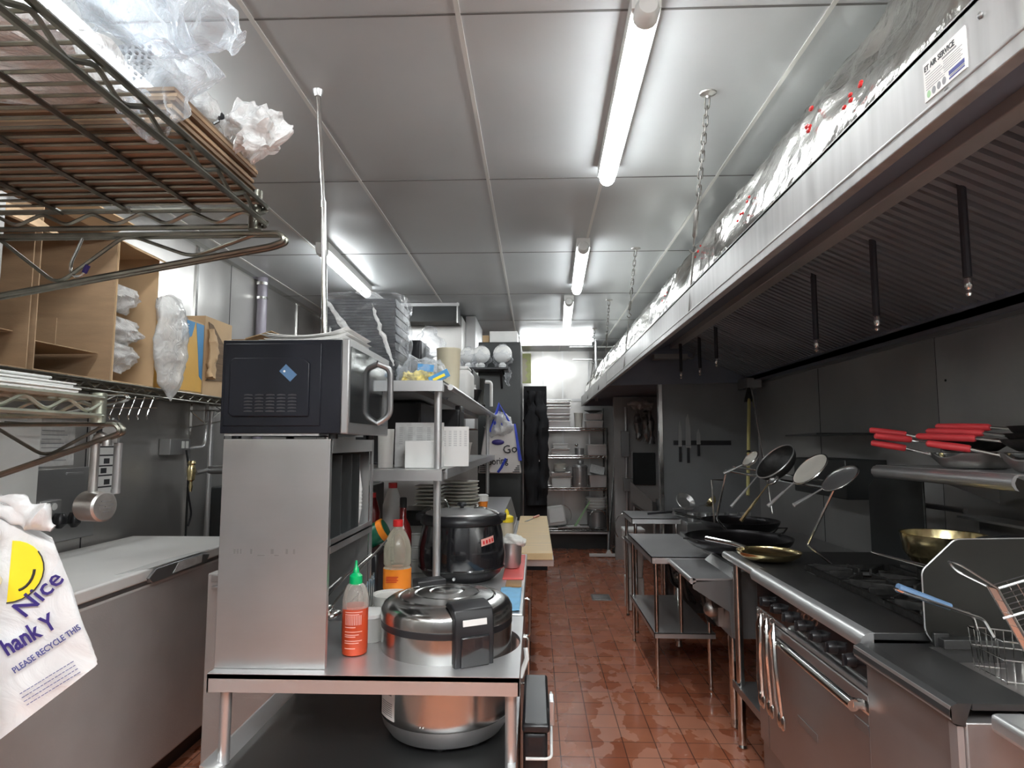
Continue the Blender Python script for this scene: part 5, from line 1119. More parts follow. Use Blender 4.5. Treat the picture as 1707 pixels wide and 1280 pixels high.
# ducts and steel boxes hung at the back left
t = thing('exhaust_duct', 'boxy stainless duct hanging from the ceiling at the back left', 'duct', (-.95, 6.6, 1.9)); g = G(); g.box(-1.35, -.735, 6.2, 7.4, 1.6, 2.72); g.build('duct', M['wall_b'], t, bevel=.003); g = G(); g.box(-.735,-.63,6.55,7.4,1.6,2.79); g.build('side_duct', M['steelv'], t, bevel=.003)
t = thing('soffit', 'dark ceiling recess box at the back left', 'soffit', (-1.3, 6.1, 2.7)); g = G(); g.box(-1.95,-.75,5.95,6.19,2.62,2.79); g.build('recess', M['darkfridge'], t); g = G(); g.box(-1.97,-.73,5.93,5.95,2.765,2.795); g.tube([(-.75,5.94,2.80),(-.75,5.94,2.6)],.008,6); g.build('frame', M['steel'], t)

# ============================================================ BACK RACK
RY0, RY1, RX0, RX1 = 8.68, 9.12, .10, .97
t = thing('storage_rack', 'chrome wire storage rack with pans against the back wall', 'storage rack', (.53, 8.9, 0))
LV = [1.655, 1.28, .845, .30]
for (x, y) in ((RX0,RY0),(RX1,RY0),(RX0,RY1),(RX1,RY1)): g = G(); g.cyl((x,y,0), (x,y,1.95 if y == RY1 else 1.66), .014, n=10); g.build('post', M['chrome'], t)
for z in LV:
    g = G()
    for zz in (z-.03, z): g.tube([(RX0,RY0,zz),(RX1,RY0,zz),(RX1,RY1,zz),(RX0,RY1,zz)], .006, 5, closed=True)
    n = 26; g.tube([(RX0+(RX1-RX0)*k/n, RY0, z-.003 if k % 2 else z-.027) for k in range(n+1)], .005, 5)
    for k in range(1, 14): y = RY0+(RY1-RY0)*k/14; g.tube([(RX0,y,z),(RX1,y,z)], .003, 4)
    g.build('wire_tier', M['chrome'], t)
g = G(); g.box(RX0-.02, RX1+.02, RY0-.03, RY0, .235, .27); g.box(RX0-.02,RX1+.02,RY0-.03,RY1,.262,.27); g.build('bottom_sheet', M['steel'], t, smooth=0)
g = G(); g.box(RX0, RX1+.05, 8.9, 8.98, .0, .235); tag(g.build('kick_panel', M['darkfridge']), 'dark kick panel under the back rack', 'panel')
def pan(x, y, z, w_, d_, h, m, label, group=None, rim=.008, cat='pan', name='steam_pan', taper=.88):
    t = thing(name, label, cat, (x, y, z), group); g = G(); a, b = w_/2, d_/2
    q = [(-1,-1),(1,-1),(1,1),(-1,1)]
    vs = [(x+p[0]*a*taper, y+p[1]*b*taper, z) for p in q] + [(x+p[0]*a, y+p[1]*b, z+h) for p in q] + [(x+p[0]*(a-.006), y+p[1]*(b-.006), z+h) for p in q] + [(x+p[0]*(a*taper-.006), y+p[1]*(b*taper-.006), z+.006) for p in q]
    fs = [(3,2,1,0),(12,13,14,15)]
    for k in range(4): j = (k+1)%4; fs += [(k,j,4+j,4+k), (4+k,4+j,8+j,8+k), (8+k,8+j,12+j,12+k)]
    g.add(vs, fs); g.build('pan_body', M[m], t, smooth=0, bevel=.003)
    g = G(); r_ = rim
    g.box(x-a-r_, x+a+r_, y-b-r_, y-b, z+h-.006, z+h+.001); g.box(x-a-r_, x+a+r_, y+b, y+b+r_, z+h-.006, z+h+.001); g.box(x-a-r_, x-a, y-b, y+b, z+h-.006, z+h+.001); g.box(x+a, x+a+r_, y-b, y+b, z+h-.006, z+h+.001)
    g.build('rim', M['chrome'], t, smooth=0); return t
# top tier
z = LV[0]+.004
for k, (h, w_) in enumerate(((.10,.35),(.045,.34),(.035,.36),(.075,.35),(.03,.35),(.035,.36),(.02,.37))):
    pan(.30, 8.88, z, w_, .30, h, 'steel', ['deep steel pan at the bottom of the left stack', 'second steel pan from the bottom of the left stack', 'third steel pan from the bottom of the left stack', 'deeper steel pan in the middle of the left stack', 'shallow steel pan in the upper left stack', 'second shallow steel pan from the top of the left stack', 'shallow steel pan topmost of the left stack'][k] + ' on the top rack tier', 'left pan stack on the top tier', taper=.94); z += h+.008
g = G(); g.lathe([(.05,0),(.06,.18),(.064,.20),(.066,.21)], (.60,8.85,LV[0]+.004), 20); tag(g.build('white_bucket', M['ceramic']), 'tall pale container between the two pan stacks on the top tier', 'container')
pan(.81, 8.86, LV[0]+.004, .24, .28, .10, 'steel', 'lower rectangular steel pan right on the top rack tier')
pan(.81, 8.86, LV[0]+.113, .24, .28, .09, 'steel', 'upper rectangular steel pan right on the top rack tier')
g = G(); g.lathe([(.05,.0),(.12,.03),(.125,.035),(.12,.035),(.001,.01)], (.80,8.84,LV[0]+.214), 24, sy=.8); tag(g.build('steel_bowl', M['steeld']), 'dark steel bowl upside on the right pans of the top tier', 'bowl')
# second tier
z = LV[1]+.004
for k, (w_, h) in enumerate(((.24,.05),(.24,.035),(.20,.06))): pan(.34, 8.86, z, w_, .26, h, ('steel','steel','white')[k], ['lower steel tray','upper steel tray','white box'][k]+' in the left pile on the second rack tier', taper=.95); z += h+.006
t = thing('steel_pot', 'small steel pot with ladles on the second rack tier', 'pot', (.61,8.85,LV[1]+.004)); g = G(); g.lathe([(.06,0),(.065,.09),(.07,.095)], (.61,8.85,LV[1]+.004), 24); g.build('pot', M['steel'], t)
g = G(); g.tube([(.60,8.84,LV[1]+.09),(.54,8.82,LV[1]+.15)], .005, 6); g.sph((.57,8.84,LV[1]+.145), .022, 10); g.build('ladle_head', M['chrome'], t)
pan(.84, 8.85, LV[1]+.004, .27, .30, .15, 'steel', 'large deep steel pan right on the second rack tier')
# third tier
z = LV[2]+.004
for k, (w_, h, m_) in enumerate(((.26,.13,'white'),(.30,.012,'white'),(.28,.04,'steel'))): pan(.35, 8.86, z, w_, .28, h, m_, ['white plastic tub','flat white lid','steel tray'][k]+' in the left pile on the third rack tier', taper=.96); z += h+.008
t = thing('rice_pot', 'small pot with a bail handle topmost in the left pile on the third tier', 'pot', (.34,8.86,z+.002)); g = G(); g.lathe([(.075,0),(.085,.10),(.088,.105),(.04,.12),(.015,.125),(.015,.135)], (.34,8.86,z+.002), 24); g.build('pot', M['ceramic'], t)
g = G(); g.tube([(.34+.11*cos(a),8.80,z+.09+.05*sin(a)) for a in [radians(q) for q in range(-10,-150,-14)]], .004, 6); g.build('bail', M['chrome'], t)
t = thing('stock_pot', 'tall steel stock pot in the middle of the third rack tier', 'pot', (.61,8.86,LV[2]+.004)); g = G(); g.lathe([(.10,0),(.105,.01),(.105,.26),(.11,.265),(.11,.275)], (.61,8.86,LV[2]+.004), 32); g.build('pot', M['steel'], t); g = G(); g.lathe([(.112,.275),(.09,.30),(.02,.31)], (.61,8.86,LV[2]+.004), 32); g.build('lid', M['steel'], t)
g = G(); g.lathe([(.03,.311),(.045,.34),(.04,.36)], (.62,8.86,LV[2]+.004), 20); g.build('cup_on_lid', M['steel'], t)
pan(.85, 8.86, LV[2]+.004, .24, .30, .17, 'steel', 'deep steel pan right on the third rack tier')
g = G(); g.obox((.85,8.80,LV[2]+.24), (.20,.008,.13), Matrix.Rotation(.25,3,'Y')@Matrix.Rotation(-.5,3,'X')); tag(g.build('flat_lid', M['paperg'], bevel=.003), 'flat pale lid leaning in the deep pan on the third tier', 'lid')
# bottom tier
R = Matrix.Rotation(-.12,3,'Y')@Matrix.Rotation(-.18,3,'X')
t = thing('food_bucket', 'white square bucket with a wire bail lying on the bottom rack tier', 'bucket', (.30,8.82,LV[3])); g = G(); g.obox((.28,8.82,LV[3]+.155), (.25,.18,.27), R); g.build('bucket', M['white'], t, bevel=.025, seg=3); g = G(); g.obox((.28,8.72,LV[3]+.175), (.21,.012,.20), R); g.build('lid_panel', M['white'], t, bevel=.008)
g = G(); g.tube([(.36+.12*cos(a),8.72,LV[3]+.17+.14*sin(a)) for a in [radians(q) for q in range(-60,100,12)]], .004, 6); g.build('bail', M['chrome'], t)
g = G(); g.prism([(.50,LV[3]+.01),(.54,LV[3]+.01),(.74,LV[3]+.35),(.73,LV[3]+.37)], 'Y', 8.72, 8.73); tag(g.build('green_board', M['greenpl'], bevel=.002), 'pale green cutting board leaning on the bottom rack tier', 'cutting board')
t = thing('plastic_crates', 'pile of white plastic tubs standing right on the bottom tier', 'tubs', (.84,8.9,LV[3])) ; bpy.data.objects.remove(t)
for k in range(4):
    g = G(); zz = LV[3]+.004+.0*k; g.lathe([(.12,.0+.30+.04*k-.0),(.145,.335+.04*k),(.15,.338+.04*k),(.15,.342+.04*k),(.14,.342+.04*k)], (.84,8.9,LV[3]-.06), 24); tag(g.build('white_tub', M['white']), 'white round tub, %s in the nest above the dark bottom pot' % nth(k, 4), 'tub', 'nested white tubs on the bottom tier')
t = thing('stock_pot', 'dark steel pot with handle on the bottom rack tier', 'pot', (.84,8.85,LV[3])); g = G(); g.lathe([(.12,0),(.13,.01),(.13,.21),(.135,.215),(.10,.235),(.001,.24)], (.84,8.86,LV[3]+.003), 32); g.build('pot', M['steeld'], t); g = G(); g.tube([(.84+.11*cos(a),8.73,LV[3]+.14+.11*sin(a)) for a in [radians(q) for q in range(20,170,14)]], .005, 6); g.build('bail', M['chrome'], t)
g = G(); g.obox((.45,8.76,LV[3]+.02), (.30,.20,.012), Matrix.Rotation(-.04,3,'Y')); g.obox((.62,8.75,LV[3]+.018),(.2,.15,.01),Matrix.Identity(3)); tag(g.build('baking_sheet', M['steel']), 'flat trays lying under the white bucket on the bottom tier', 'tray')
# squeegee, mop
t = thing('floor_squeegee', 'white floor squeegee leaning beside the back rack', 'squeegee', (.98, 8.3, 0)); g = G(); g.cyl((.93,8.3,.07), (1.08,8.75,1.22), .012, n=10); g.build('pole', M['chrome'], t)
g = G(); g.cyl((.925,8.28,.05), (.945,8.35,.30), .017, n=10); g.build('grip', M['steeld'], t); g = G(); g.box(.68,1.14,8.24,8.275,.008,.045); g.prism([(.89,.04),(.97,.04),(.945,.09),(.915,.09)], 'Y', 8.24, 8.275); g.build('blade', M['white'], t, bevel=.004)
t = thing('mop', 'dark mop standing behind the squeegee', 'mop', (1.12, 8.5, 0)); g = G(); g.cyl((1.10,8.5,.1), (1.14,8.6,1.5), .012, n=10); g.build('pole', M['darkfridge'], t); g = crumple([(1.10,8.48,.02),(1.10,8.5,.2),(1.105,8.5,.5)], [(.09,.07),(.07,.06),(.025,.025)], .03, 14, 200, 20); g.build('mop_head', M['iron'], t)
# alcove dish area
g = G(); g.box(1.0, 1.62, 8.1, 8.2, 0, 2.04); tag(g.build('steel_partition', M['wall_r']), 'dull steel partition seen through the opening beside the knife wall', 'partition')
g = G(); g.box(1.22, 1.50, 8.02, 8.08, .93, 1.33); tag(g.build('dark_screen', M['darkfridge'], bevel=.005), 'dark rectangular panel in the opening beside the knife wall', 'panel')
t = thing('wall_pipe', 'vertical pipe with a grey control box left of the dark panel', 'pipe', (1.1, 7.9, .6)); g = G(); g.cyl((1.13,7.95,.3),(1.13,7.95,1.9),.018,n=10); g.cyl((1.20,7.95,.9),(1.20,7.95,1.35),.012,n=8); g.build('pipe', M['steel'], t); g = G(); g.box(1.08,1.20,7.88,7.94,.86,1.02); g.box(1.06,1.16,7.88,7.94,1.28,1.6); g.build('control_box', M['steeld'], t, bevel=.005)
t = thing('hanging_gloves', 'grey gloves and cloths hanging in the opening', 'cloth', (1.3,7.9,1.4))
for k, x in enumerate((1.28,1.37,1.43)): g = crumple([(x,7.95,1.85),(x,7.93,1.7),(x+.01,7.95,1.5-.03*k)], [(.02,.02),(.04,.03),(.03,.02)], .03, 12, 210+k, 16); g.build('cloth', M['steeld'], t, smooth=60)
g = crumple([(1.15,7.9,1.92),(1.3,7.9,1.94),(1.45,7.9,1.9)], [(.03,.03),(.06,.05),(.03,.03)], .05, 9, 215, 20); tag(g.build('bag_bundle', M['bagw'], smooth=60), 'dim plastic bundle above the hanging gloves', 'bundle')
t = thing('dish_sink', 'steel sink edge with dishes in the opening', 'sink', (1.3, 6.9, .6)); g = G(); g.prism([(6.2,.75),(7.6,.75),(7.6,1.0),(6.2,.9)], 'X', 1.12, 1.125); g.box(1.12,1.6,6.2,7.6,.74,.76); g.box(1.55,1.6,6.2,7.6,.76,.95); g.build('basin', M['steeld'], t, smooth=0)
g = G(); g.lathe([(.03,0),(.04,.13)], (1.25,6.5,.761), 16); g.build('cup', M['steel'], t); g = G()
for x in (1.15,1.55):
    for y in (6.25,7.5): g.cyl((x,y,0),(x,y,.75),.018,n=8)
g.build('legs', M['steel'], t)
# white bucket pile by the tables
t = thing('bucket', 'white tall bucket with a wire handle on the floor by the prep tables', 'bucket', (.88, 5.75, 0))
g = G(); g.prism([(.80,.28),(.93,.28),(.95,.68),(.775,.68)], 'Y', 5.65, 5.85); g.build('bucket', M['white'], t, bevel=.015, seg=3)
g = G(); g.box(.77,.955,5.645,5.855,.675,.70); g.box(.775,.95,5.65,5.85,.60,.612); g.build('rim', M['white'], t, bevel=.006)
g = G(); g.tube([(.78+.09*sin(a)*-1,5.64,.72+.12*cos(a)) for a in [radians(q) for q in range(0,150,15)]], .004, 6); g.build('handle', M['chrome'], t)
g = G(); g.box(.79,.94,5.66,5.84,0.001,.28); tag(g.build('crate', M['white'], bevel=.01), 'white crate under the tall bucket', 'crate')

# floor drain
t = thing('floor_drain', 'small dark floor drain with wet shine in the aisle', 'floor drain', (.60, 6.1, 0)); g = G(); g.box(.52,.70,6.02,6.26,.0005,.004); g.build('frame', M['steeld'], t); g = G()
for k in range(6): g.box(.535,.685,6.04+.035*k,6.055+.035*k,.004,.006)
g.build('grate', M['chrome'], t, smooth=0)

# ============================================================ KNIFE WALL
t = thing('knife_rack', 'black magnetic knife strip on the dark steel wall', 'knife rack', (1.47, 5.61, 1.44)); g = G(); g.box(1.21,1.71,5.605,5.619,1.435,1.475); g.build('strip', M['black'], t, bevel=.002)
for k, (x, top, bot, w_, la) in enumerate(((1.265,1.65,1.29,.016,'narrow long knife, leftmost on the magnetic strip'), (1.335,1.71,1.28,.024,'large chef knife, middle one on the magnetic strip'), (1.425,1.58,1.34,.018,'short knife, rightmost on the magnetic strip'))):
    t = thing('kitchen_knife', la, 'knife', (x, 5.6, bot), 'knives on the magnetic strip'); zm = bot+(.14 if k < 2 else .11)
    g = G(); g.prism([(x-w_*.9,zm),(x+w_,zm),(x+w_,zm+(top-zm)*.55),(x+w_*.2,top),(x-w_*.7,top-.05)], 'Y', 5.598, 5.602); g.build('blade', M['steeld'], t, smooth=0)
    g = G(); g.box(x-.012,x+.012,5.594,5.606,bot,zm-.008); g.build('handle', M['black'], t, bevel=.003); g = G(); g.box(x-w_,x+w_,5.593,5.607,zm-.008,zm+.002); g.build('bolster', M['chrome'], t)
t = thing('broom', 'yellow-handled broom standing upside down in the corner by the knives', 'broom', (1.78, 5.3, .8)); g = G(); g.tube([(1.64,5.0,1.05),(1.69,5.1,1.4),(1.81,5.4,1.86)], .013, 10); g.build('handle', M['bamboo'], t); g = G(); g.cyl((1.685,5.09,1.375),(1.69,5.1,1.39),.016,n=10); g.build('ring', M['black'], t)
g = G(); g.lathe([(.045,0),(.03,.06),(.012,.13)], (1.81,5.4,1.80), 14); g.build('head', M['iron'], t)
t = thing('pole', 'thin steel pole standing in the corner next to the broom', 'pole', (1.85, 5.3, .9)); g = G(); g.tube([(1.86,5.1,.9),(1.82,5.4,2.0)], .008, 8); g.build('rod', M['chrome'], t)
g = G(); g.box(1.78,1.9,5.35,5.6,1.92,2.0); tag(g.build('corner_box', M['steeld']), 'small steel junction box high in the corner above the broom', 'junction box')

# ============================================================ PREP TABLES ON THE RIGHT
def side_table(label, x0, x1, y0, y1, zt, zs, lid):
    t = thing('side_table', label, 'table', ((x0+x1)/2, (y0+y1)/2, 0))
    g = G(); g.box(x0, x1, y0, y1, zt-.006, zt); g.box(x0, x0+.004, y0, y1, zt-.04, zt); g.box(x0, x1, y0, y0+.004, zt-.04, zt); g.build('table_top', M['steelt'], t, smooth=0)
    g = G(); g.box(x0+.01, x1, y0+.01, y1-.01, zs-.004, zs); g.box(x0+.01, x0+.014, y0+.01, y1-.01, zs-.03, zs); g.box(x0+.01, x1, y0+.01, y0+.014, zs-.03, zs); g.build('lower_shelf', M['steel'], t, smooth=0)
    for (x, y) in ((x0+.03,y0+.03),(x1-.03,y0+.03),(x0+.03,y1-.03),(x1-.03,y1-.03)): g = G(); g.cyl((x,y,.02),(x,y,zt-.006),.013,n=12); g.lathe([(.01,0),(.016,.006),(.014,.02)], (x,y,0), 12); g.build('leg', M['chrome'], t)
    return t
t = side_table('stainless side table with a lower shelf, in front of the wok range', .69, 1.06, 3.88, 4.85, .775, .33, 0)
g = G(); g.cyl((.865,3.91,.33),(.865,3.91,.77),.012,n=12); g.build('middle_post', M['chrome'], t)
side_table('farther stainless side table at the end of the line', .745, 1.12, 5.0, 5.55, .87, .66, 0)
t = thing('spider_strainer', 'wire strainer lying across the far side table', 'strainer', (1.1, 4.9, .9)); g = G(); g.tube([(.90,5.2,.885),(1.10,5.2,.90)], .009, 8); g.build('handle', M['black'], t)
g = G(); R = Matrix.Rotation(.9,3,'X')@Matrix.Rotation(.3,3,'Y'); g.lathe([(.075,.0),(.08,.004),(.076,.008),(.05,-.02),(.001,-.03)], (1.16,5.0,1.0), 24, rot=R, cap=False); g.build('basket', M['steel'], t)
t = thing('ladle', 'steel ladle propped behind the strainer over the far side table', 'ladle', (1.25,4.8,.95)); g = G(); g.lathe([(.001,-.03),(.03,-.022),(.048,0),(.052,.01),(.045,.005),(.001,-.025)], (1.33,4.9,1.01), 22, rot=Matrix.Rotation(-.9,3,'Y'), cap=False); g.build('bowl', M['brass'], t); g = G(); g.tube([(1.30,4.9,.99),(1.16,4.85,.975),(1.02,4.8,.965)], .006, 7); g.build('handle', M['steel'], t)
for k, y in enumerate((4.92, 4.80)):
    g = G(); g.obox((1.22,y,.90), (.45,.04,.05), Matrix.Identity(3)); 
# row of burner knobs/containers behind
t = thing('condiment_rack', 'dark rack of small steel containers behind the side tables', 'rack', (1.35, 5.2, .78)); g = G(); g.box(1.13,1.70,4.85,5.35,.70,.86); g.build('rack_body', M['steeld'], t, bevel=.004)
for k in range(5): g = G(); g.lathe([(.035,0),(.04,.06),(.043,.062)], (1.2+.1*k,4.95,.861), 16); g.build('container', M['steel'], t)

# ============================================================ WOK RANGE
t = thing('wok_range', 'stainless chinese wok range with sloping side panel beyond the range', 'wok range', (1.35, 3.9, 0))
g = G(); g.box(1.065, 1.93, 3.33, 4.8, .55, .80); g.build('body', M['steeld'], t, smooth=0, bevel=.004)
g = G(); g.prism([(.80,.745),(.80,.715),(.98,.60),(.99,.47),(1.09,.47),(1.09,.765)], 'Y', 3.33, 3.345); g.prism([(1.0,.47),(1.11,.47),(1.11,.80),(1.0,.80)], 'Y', 3.325, 3.34); g.build('side_panel', M['steeld'], t, smooth=0)
g = G(); g.box(.80,1.06,3.33,3.865,.755,.765); g.tube([(.80,3.33,.752),(.80,3.87,.752)], .017, 12); g.prism([(1.0,.765),(1.06,.765),(1.06,.80),(1.04,.80)], 'Y', 3.33, 3.865); g.build('front_ledge', M['steelt'], t)
g = G(); g.prism([(.99,.47),(1.0,.47),(1.04,.72),(1.03,.72)], 'Y', 3.34, 3.865); g.build('lower_apron', M['steelr'], t, smooth=0)
for (x, y) in ((1.02,3.42),(1.02,4.7),(1.85,3.42),(1.85,4.7)): g = G(); g.cyl((x,y,.05),(x,y,.50),.024,n=14); g.lathe([(.018,0),(.026,.01),(.02,.05)], (x,y,0), 12); g.build('leg', M['chrome'], t)
g = G()
for y in (3.45, 3.9, 4.35): g.cyl((.93,y,.62),(1.03,y,.62),.03,n=12); g.tube(fillet([(.90,y+.1,.66),(.93,y+.12,.5),(1.0,y+.2,.45),(1.0,y+.5,.5)],.04), .012, 8)
g.build('gas_valves', M['iron'], t)
g = G(); g.sph((.95,3.55,.56), .045, 12); g.box(.97,1.0,3.5,3.75,.48,.6); g.build('gas_regulator', M['alu'], t)
g = G()
for (x, y, r) in ((1.30,3.78,.19),(1.42,4.46,.19)): g.lathe([(r-.04,0),(r-.01,.0),(r-.01,.035),(r-.04,.03)], (x,y,.80), 32, cap=False)
g.build('wok_rings', M['iron'], t)
# woks
def wok(c, R_, H, m, label, name='wok'):
    t = thing(name, label, 'wok', c); n = 14
    out = [(max(.001, R_*sin(k/n*pi/2)), H*(1-cos(k/n*pi/2))) for k in range(n+1)]; inn = [(max(.001, p[0]-.003), p[1]+.003) for p in out][::-1]
    g = G(); g.lathe(out + [(R_+.003, H+.002)] + inn, c, 48, cap=False); g.build('bowl', M[m], t, smooth=50); return t
w1 = wok((1.175,3.78,.812), .30, .098, 'wok', 'large black seasoned wok sitting on the wok range')
g = G(); g.tube([(1.43,3.94,.905),(1.48,3.98,.935),(1.52,3.94,.94),(1.48,3.89,.92),(1.44,3.88,.905)], .005, 6); g.build('ring_handle', M['iron'], w1)
g = G(); g.tube([(.90,3.62,.905),(.85,3.62,.925),(.84,3.68,.915),(.88,3.72,.905)], .005, 6); g.build('ring_handle', M['iron'], w1)
w2 = wok((1.40,4.46,.825), .26, .10, 'wok', 'second dark wok behind the large black wok'); g = G(); g.tube([(1.16,4.52,.925),(1.04,4.49,.95),(.95,4.46,.975)], [.01,.012,.015], 10); g.build('tube_handle', M['chrome'], w2)
w3 = wok((1.07,3.0,.912), .140, .045, 'brass', 'small golden steel pan with a tube handle at the end of the range', 'frying_pan'); w3['category'] = 'pan'
g = G(); g.tube(fillet([(1.0,3.11,.955),(.965,3.15,.967),(.86,3.28,.975)], .03), [.007]*1+[.008]*6+[.013] if False else .011, 10); g.build('tube_handle', M['chrome'], w3)
# ladle rack with strainers
t = thing('utensil_rack', 'slanted chrome rack frame over the woks holding strainers and ladles', 'rack', (1.25, 3.5, .9))
g = G(); g.tube([(1.17,3.95,1.285),(1.34,2.92,1.245)], .008, 8); g.tube([(1.215,3.95,1.31),(1.385,2.92,1.27)], .006, 8); g.build('top_bar', M['chrome'], t)
g = G(); g.tube(fillet([(1.17,3.95,1.285),(1.13,4.05,.98),(1.2,4.1,.91)], .03), .007, 8); g.tube([(1.13,4.1,.95),(1.12,4.1,1.22),(1.2,4.1,1.22)], .006, 8); g.build('far_leg', M['chrome'], t)
g = G(); g.tube(fillet([(1.34,2.90,1.26),(1.255,3.02,.985),(1.29,2.85,.925)], .01), .006, 8); g.build('near_leg', M['chrome'], t)
def skimmer(label, c, r, hl, m, mesh=True, depth=.03, hm='steel', hd=(-.6,0,-.6), roll=42, ratio=.42):
    """disc leaning on the rack; its mouth faces up and towards the aisle"""
    c = Vector(c); t = thing('strainer' if mesh else 'ladle', label, 'strainer' if mesh else 'ladle', c)
    v = (c - Vector((0,0,1.455))).normalized(); rt = v.cross(Vector((0,0,1))).normalized(); up = rt.cross(v)
    mj = rt*cos(radians(roll)) + up*sin(radians(roll)); wv = -rt*sin(radians(roll)) + up*cos(radians(roll)); k_ = sqrt(1-ratio*ratio)
    ot = wv*ratio + v*k_; nz = wv*k_ - v*ratio
    R = Matrix((mj, nz.cross(mj), nz)).transposed()
    g = G(); n = 8; prof = [(max(.001,r*sin(k/n*pi/2)), -depth*cos(k/n*pi/2)) for k in range(n+1)]; g.lathe(prof+[(max(.001,p[0]-.002), p[1]+.002) for p in prof[::-1]], c, 36, rot=R, cap=False); g.build('bowl', M[m], t, smooth=50)
    g = G(); g.tube([c+R@Vector((r*cos(2*pi*k/36), r*sin(2*pi*k/36), 0)) for k in range(36)], .0035, 6, closed=True); g.build('rim', M['chrome'] if m != 'iron' else M['steel'], t)
    d = Vector(hd).normalized(); a = c - mj*r*.98
    g = G(); g.tube([a, a+d*hl*.4], .0035, 7); g.tube([a+d*hl*.4, a+d*hl], [.006,.009], 9); g.build('handle', M[hm], t); return t
skimmer('large black deep wire strainer on the slanted rack', (1.235,3.33,1.36), .115, .22, 'iron', depth=.075, hd=(-.62,-.1,-.66))
skimmer('round skimmer to the right of the black strainer', (1.26,2.97,1.335), .092, .17, 'ceramic', depth=.01, hd=(-.72,-.05,-.62))
skimmer('round flat ladle rightmost on the slanted rack', (1.30,2.77,1.305), .082, .15, 'steeld', False, depth=.02, hd=(-.82,-.05,-.45), roll=34)
skimmer('small steel ladle leftmost on the slanted rack behind the strainer', (1.24,3.72,1.365), .055, .12, 'ceramic', False, depth=.03, hd=(-.4,.1,-.2))
skimmer('second long handled ladle hanging beside the black strainer', (1.19,3.24,1.27), .03, .24, 'steeld', False, depth=.02, hm='brass', hd=(-.52,-.1,-.62))
g = G(); g.tube([(1.75,3.4,1.17),(1.80,2.75,1.17)], .012, 8); g.tube([(1.75,3.4,1.17),(1.94,3.4,1.17)], .012, 8); tag(g.build('wall_rail', M['steeld']), 'dark steel rail on the wall behind the slanted rack', 'rail')
t = thing('corner_shelf', 'dark wall shelf with a box in the shade behind the strainers', 'shelf', (1.8, 4.2, 1.3)); g = G(); g.prism([(1.55,3.55),(1.95,3.55),(1.95,4.5),(1.75,4.5)], 'Z', 1.50, 1.51); g.build('board', M['darkfridge'], t); g = G(); g.box(1.72,1.95,3.6,4.3,1.14,1.36); g.build('box', M['darkfridge'], t, bevel=.005)

# ============================================================ RACK STAND AND RANGE
t = thing('equipment_stand', 'narrow steel filler table between wok range and range, with a low shelf', 'stand', (1.35, 2.95, 0))
g = G(); g.box(.955,1.9,2.79,3.28,.895,.91); g.tube([(.955,2.79,.893),(.955,3.28,.893)], .019, 12); g.build('top', M['steel'], t); g = G(); g.box(.99,1.9,2.795,3.275,.910,.9115); g.build('greasy_sheet', M['deck'], t, smooth=0)
for y in (3.20, 2.84):
    for x in (.985, 1.85): g = G(); g.cyl((x,y,.02),(x,y,.895),.019,n=14); g.lathe([(.014,0),(.022,.008),(.018,.02)],(x,y,0),12); g.cyl((x,y,.80),(x,y,.815),.022,n=14); g.build('leg', M['chrome'], t)
g = G(); g.box(.965,1.88,2.80,3.25,.285,.29); g.box(.96,.967,2.80,3.25,.265,.30); g.build('low_shelf', M['steeld'], t, smooth=0)
RF = .93
t = thing('gas_range', 'six burner stainless gas range with oven in the right foreground', 'range', (1.4, 2.33, 0))
ry0, ry1 = 1.86, 2.775
g = G(); g.box(RF+.02, 1.90, ry0, ry1, .16, .86); g.build('body', M['steelr'], t, smooth=0)
g = G(); g.box(.9452, 1.12, ry0, ry1, .905, .925); g.box(1.12,1.90,ry0,ry1,.875,.89); g.box(1.10,1.12,ry0,ry1,.875,.905); g.build('cooktop', M['deck'], t, bevel=.002)
g = G(); g.prism([(.945,.925),(.925,.922),(.912,.912),(.907,.897),(.912,.880),(.93,.87),(.945,.868)], 'Y', ry0, ry1); g.build('bullnose', M['steel'], t)
g = G(); g.box(RF+.005, RF+.02, ry0+.03, ry1-.0, .765, .868); g.build('control_panel', M['blackm'], t, smooth=0)
for k in range(7):
    y = 1.96 + .115*k; g = G(); g.lathe([(.020,0),(.019,.016),(.016,.026),(.001,.027)], (RF+.005,y,.818), 18, rot=Matrix.Rotation(-pi/2,3,'Y')); kn = g.build('knob', M['black'], t); g = G(); g.obox((RF-.024,y,.818),(.010,.007,.034),Matrix.Rotation(.3*(k%3),3,'X')); g.build('grip', M['black'], kn, bevel=.002)
g = G(); g.box(RF, RF+.02, ry0+.02, ry1-.10, .24, .745); g.build('oven_door', M['steelr'], t, bevel=.004)
dr = bpy.data.objects[[o.name for o in kids(t) if o.name.startswith('oven_door')][0]]
g = G(); g.tube([(RF-.05,1.86,.728),(RF-.05,2.56,.733)], .0165, 14); g.build('handle', M['chrome'], dr)
for y in (1.872,2.545): g = G(); g.tube(fillet([(RF-.05,y,.73),(RF-.02,y,.728),(RF+.002,y,.71)],.01), .015, 10); g.build('handle_bracket', M['chrome'], dr)
g = G(); g.box(RF-.003, RF, 2.22,2.38,.465,.492); g.build('name_plate', M['steeld'], dr, bevel=.001); g = G(); g.box(RF-.003,RF,1.80+.08,1.88+.08,.635,.665); g.build('name_plate', M['steeld'], dr, bevel=.001)
g = G(); g.box(RF, RF+.02, ry0, ry1, .752, .765); g.box(RF+.0,RF+.02,2.68,ry1,.24,.75); g.build('door_surround', M['steelr'], t, smooth=0)
g = G(); g.box(RF+.03, 1.88, ry0+.02, ry1-.02, .03, .16); g.box(RF+.01,RF+.03,ry0,ry1,.11,.235); g.build('kick_drawer', M['steeld'], t, smooth=0)
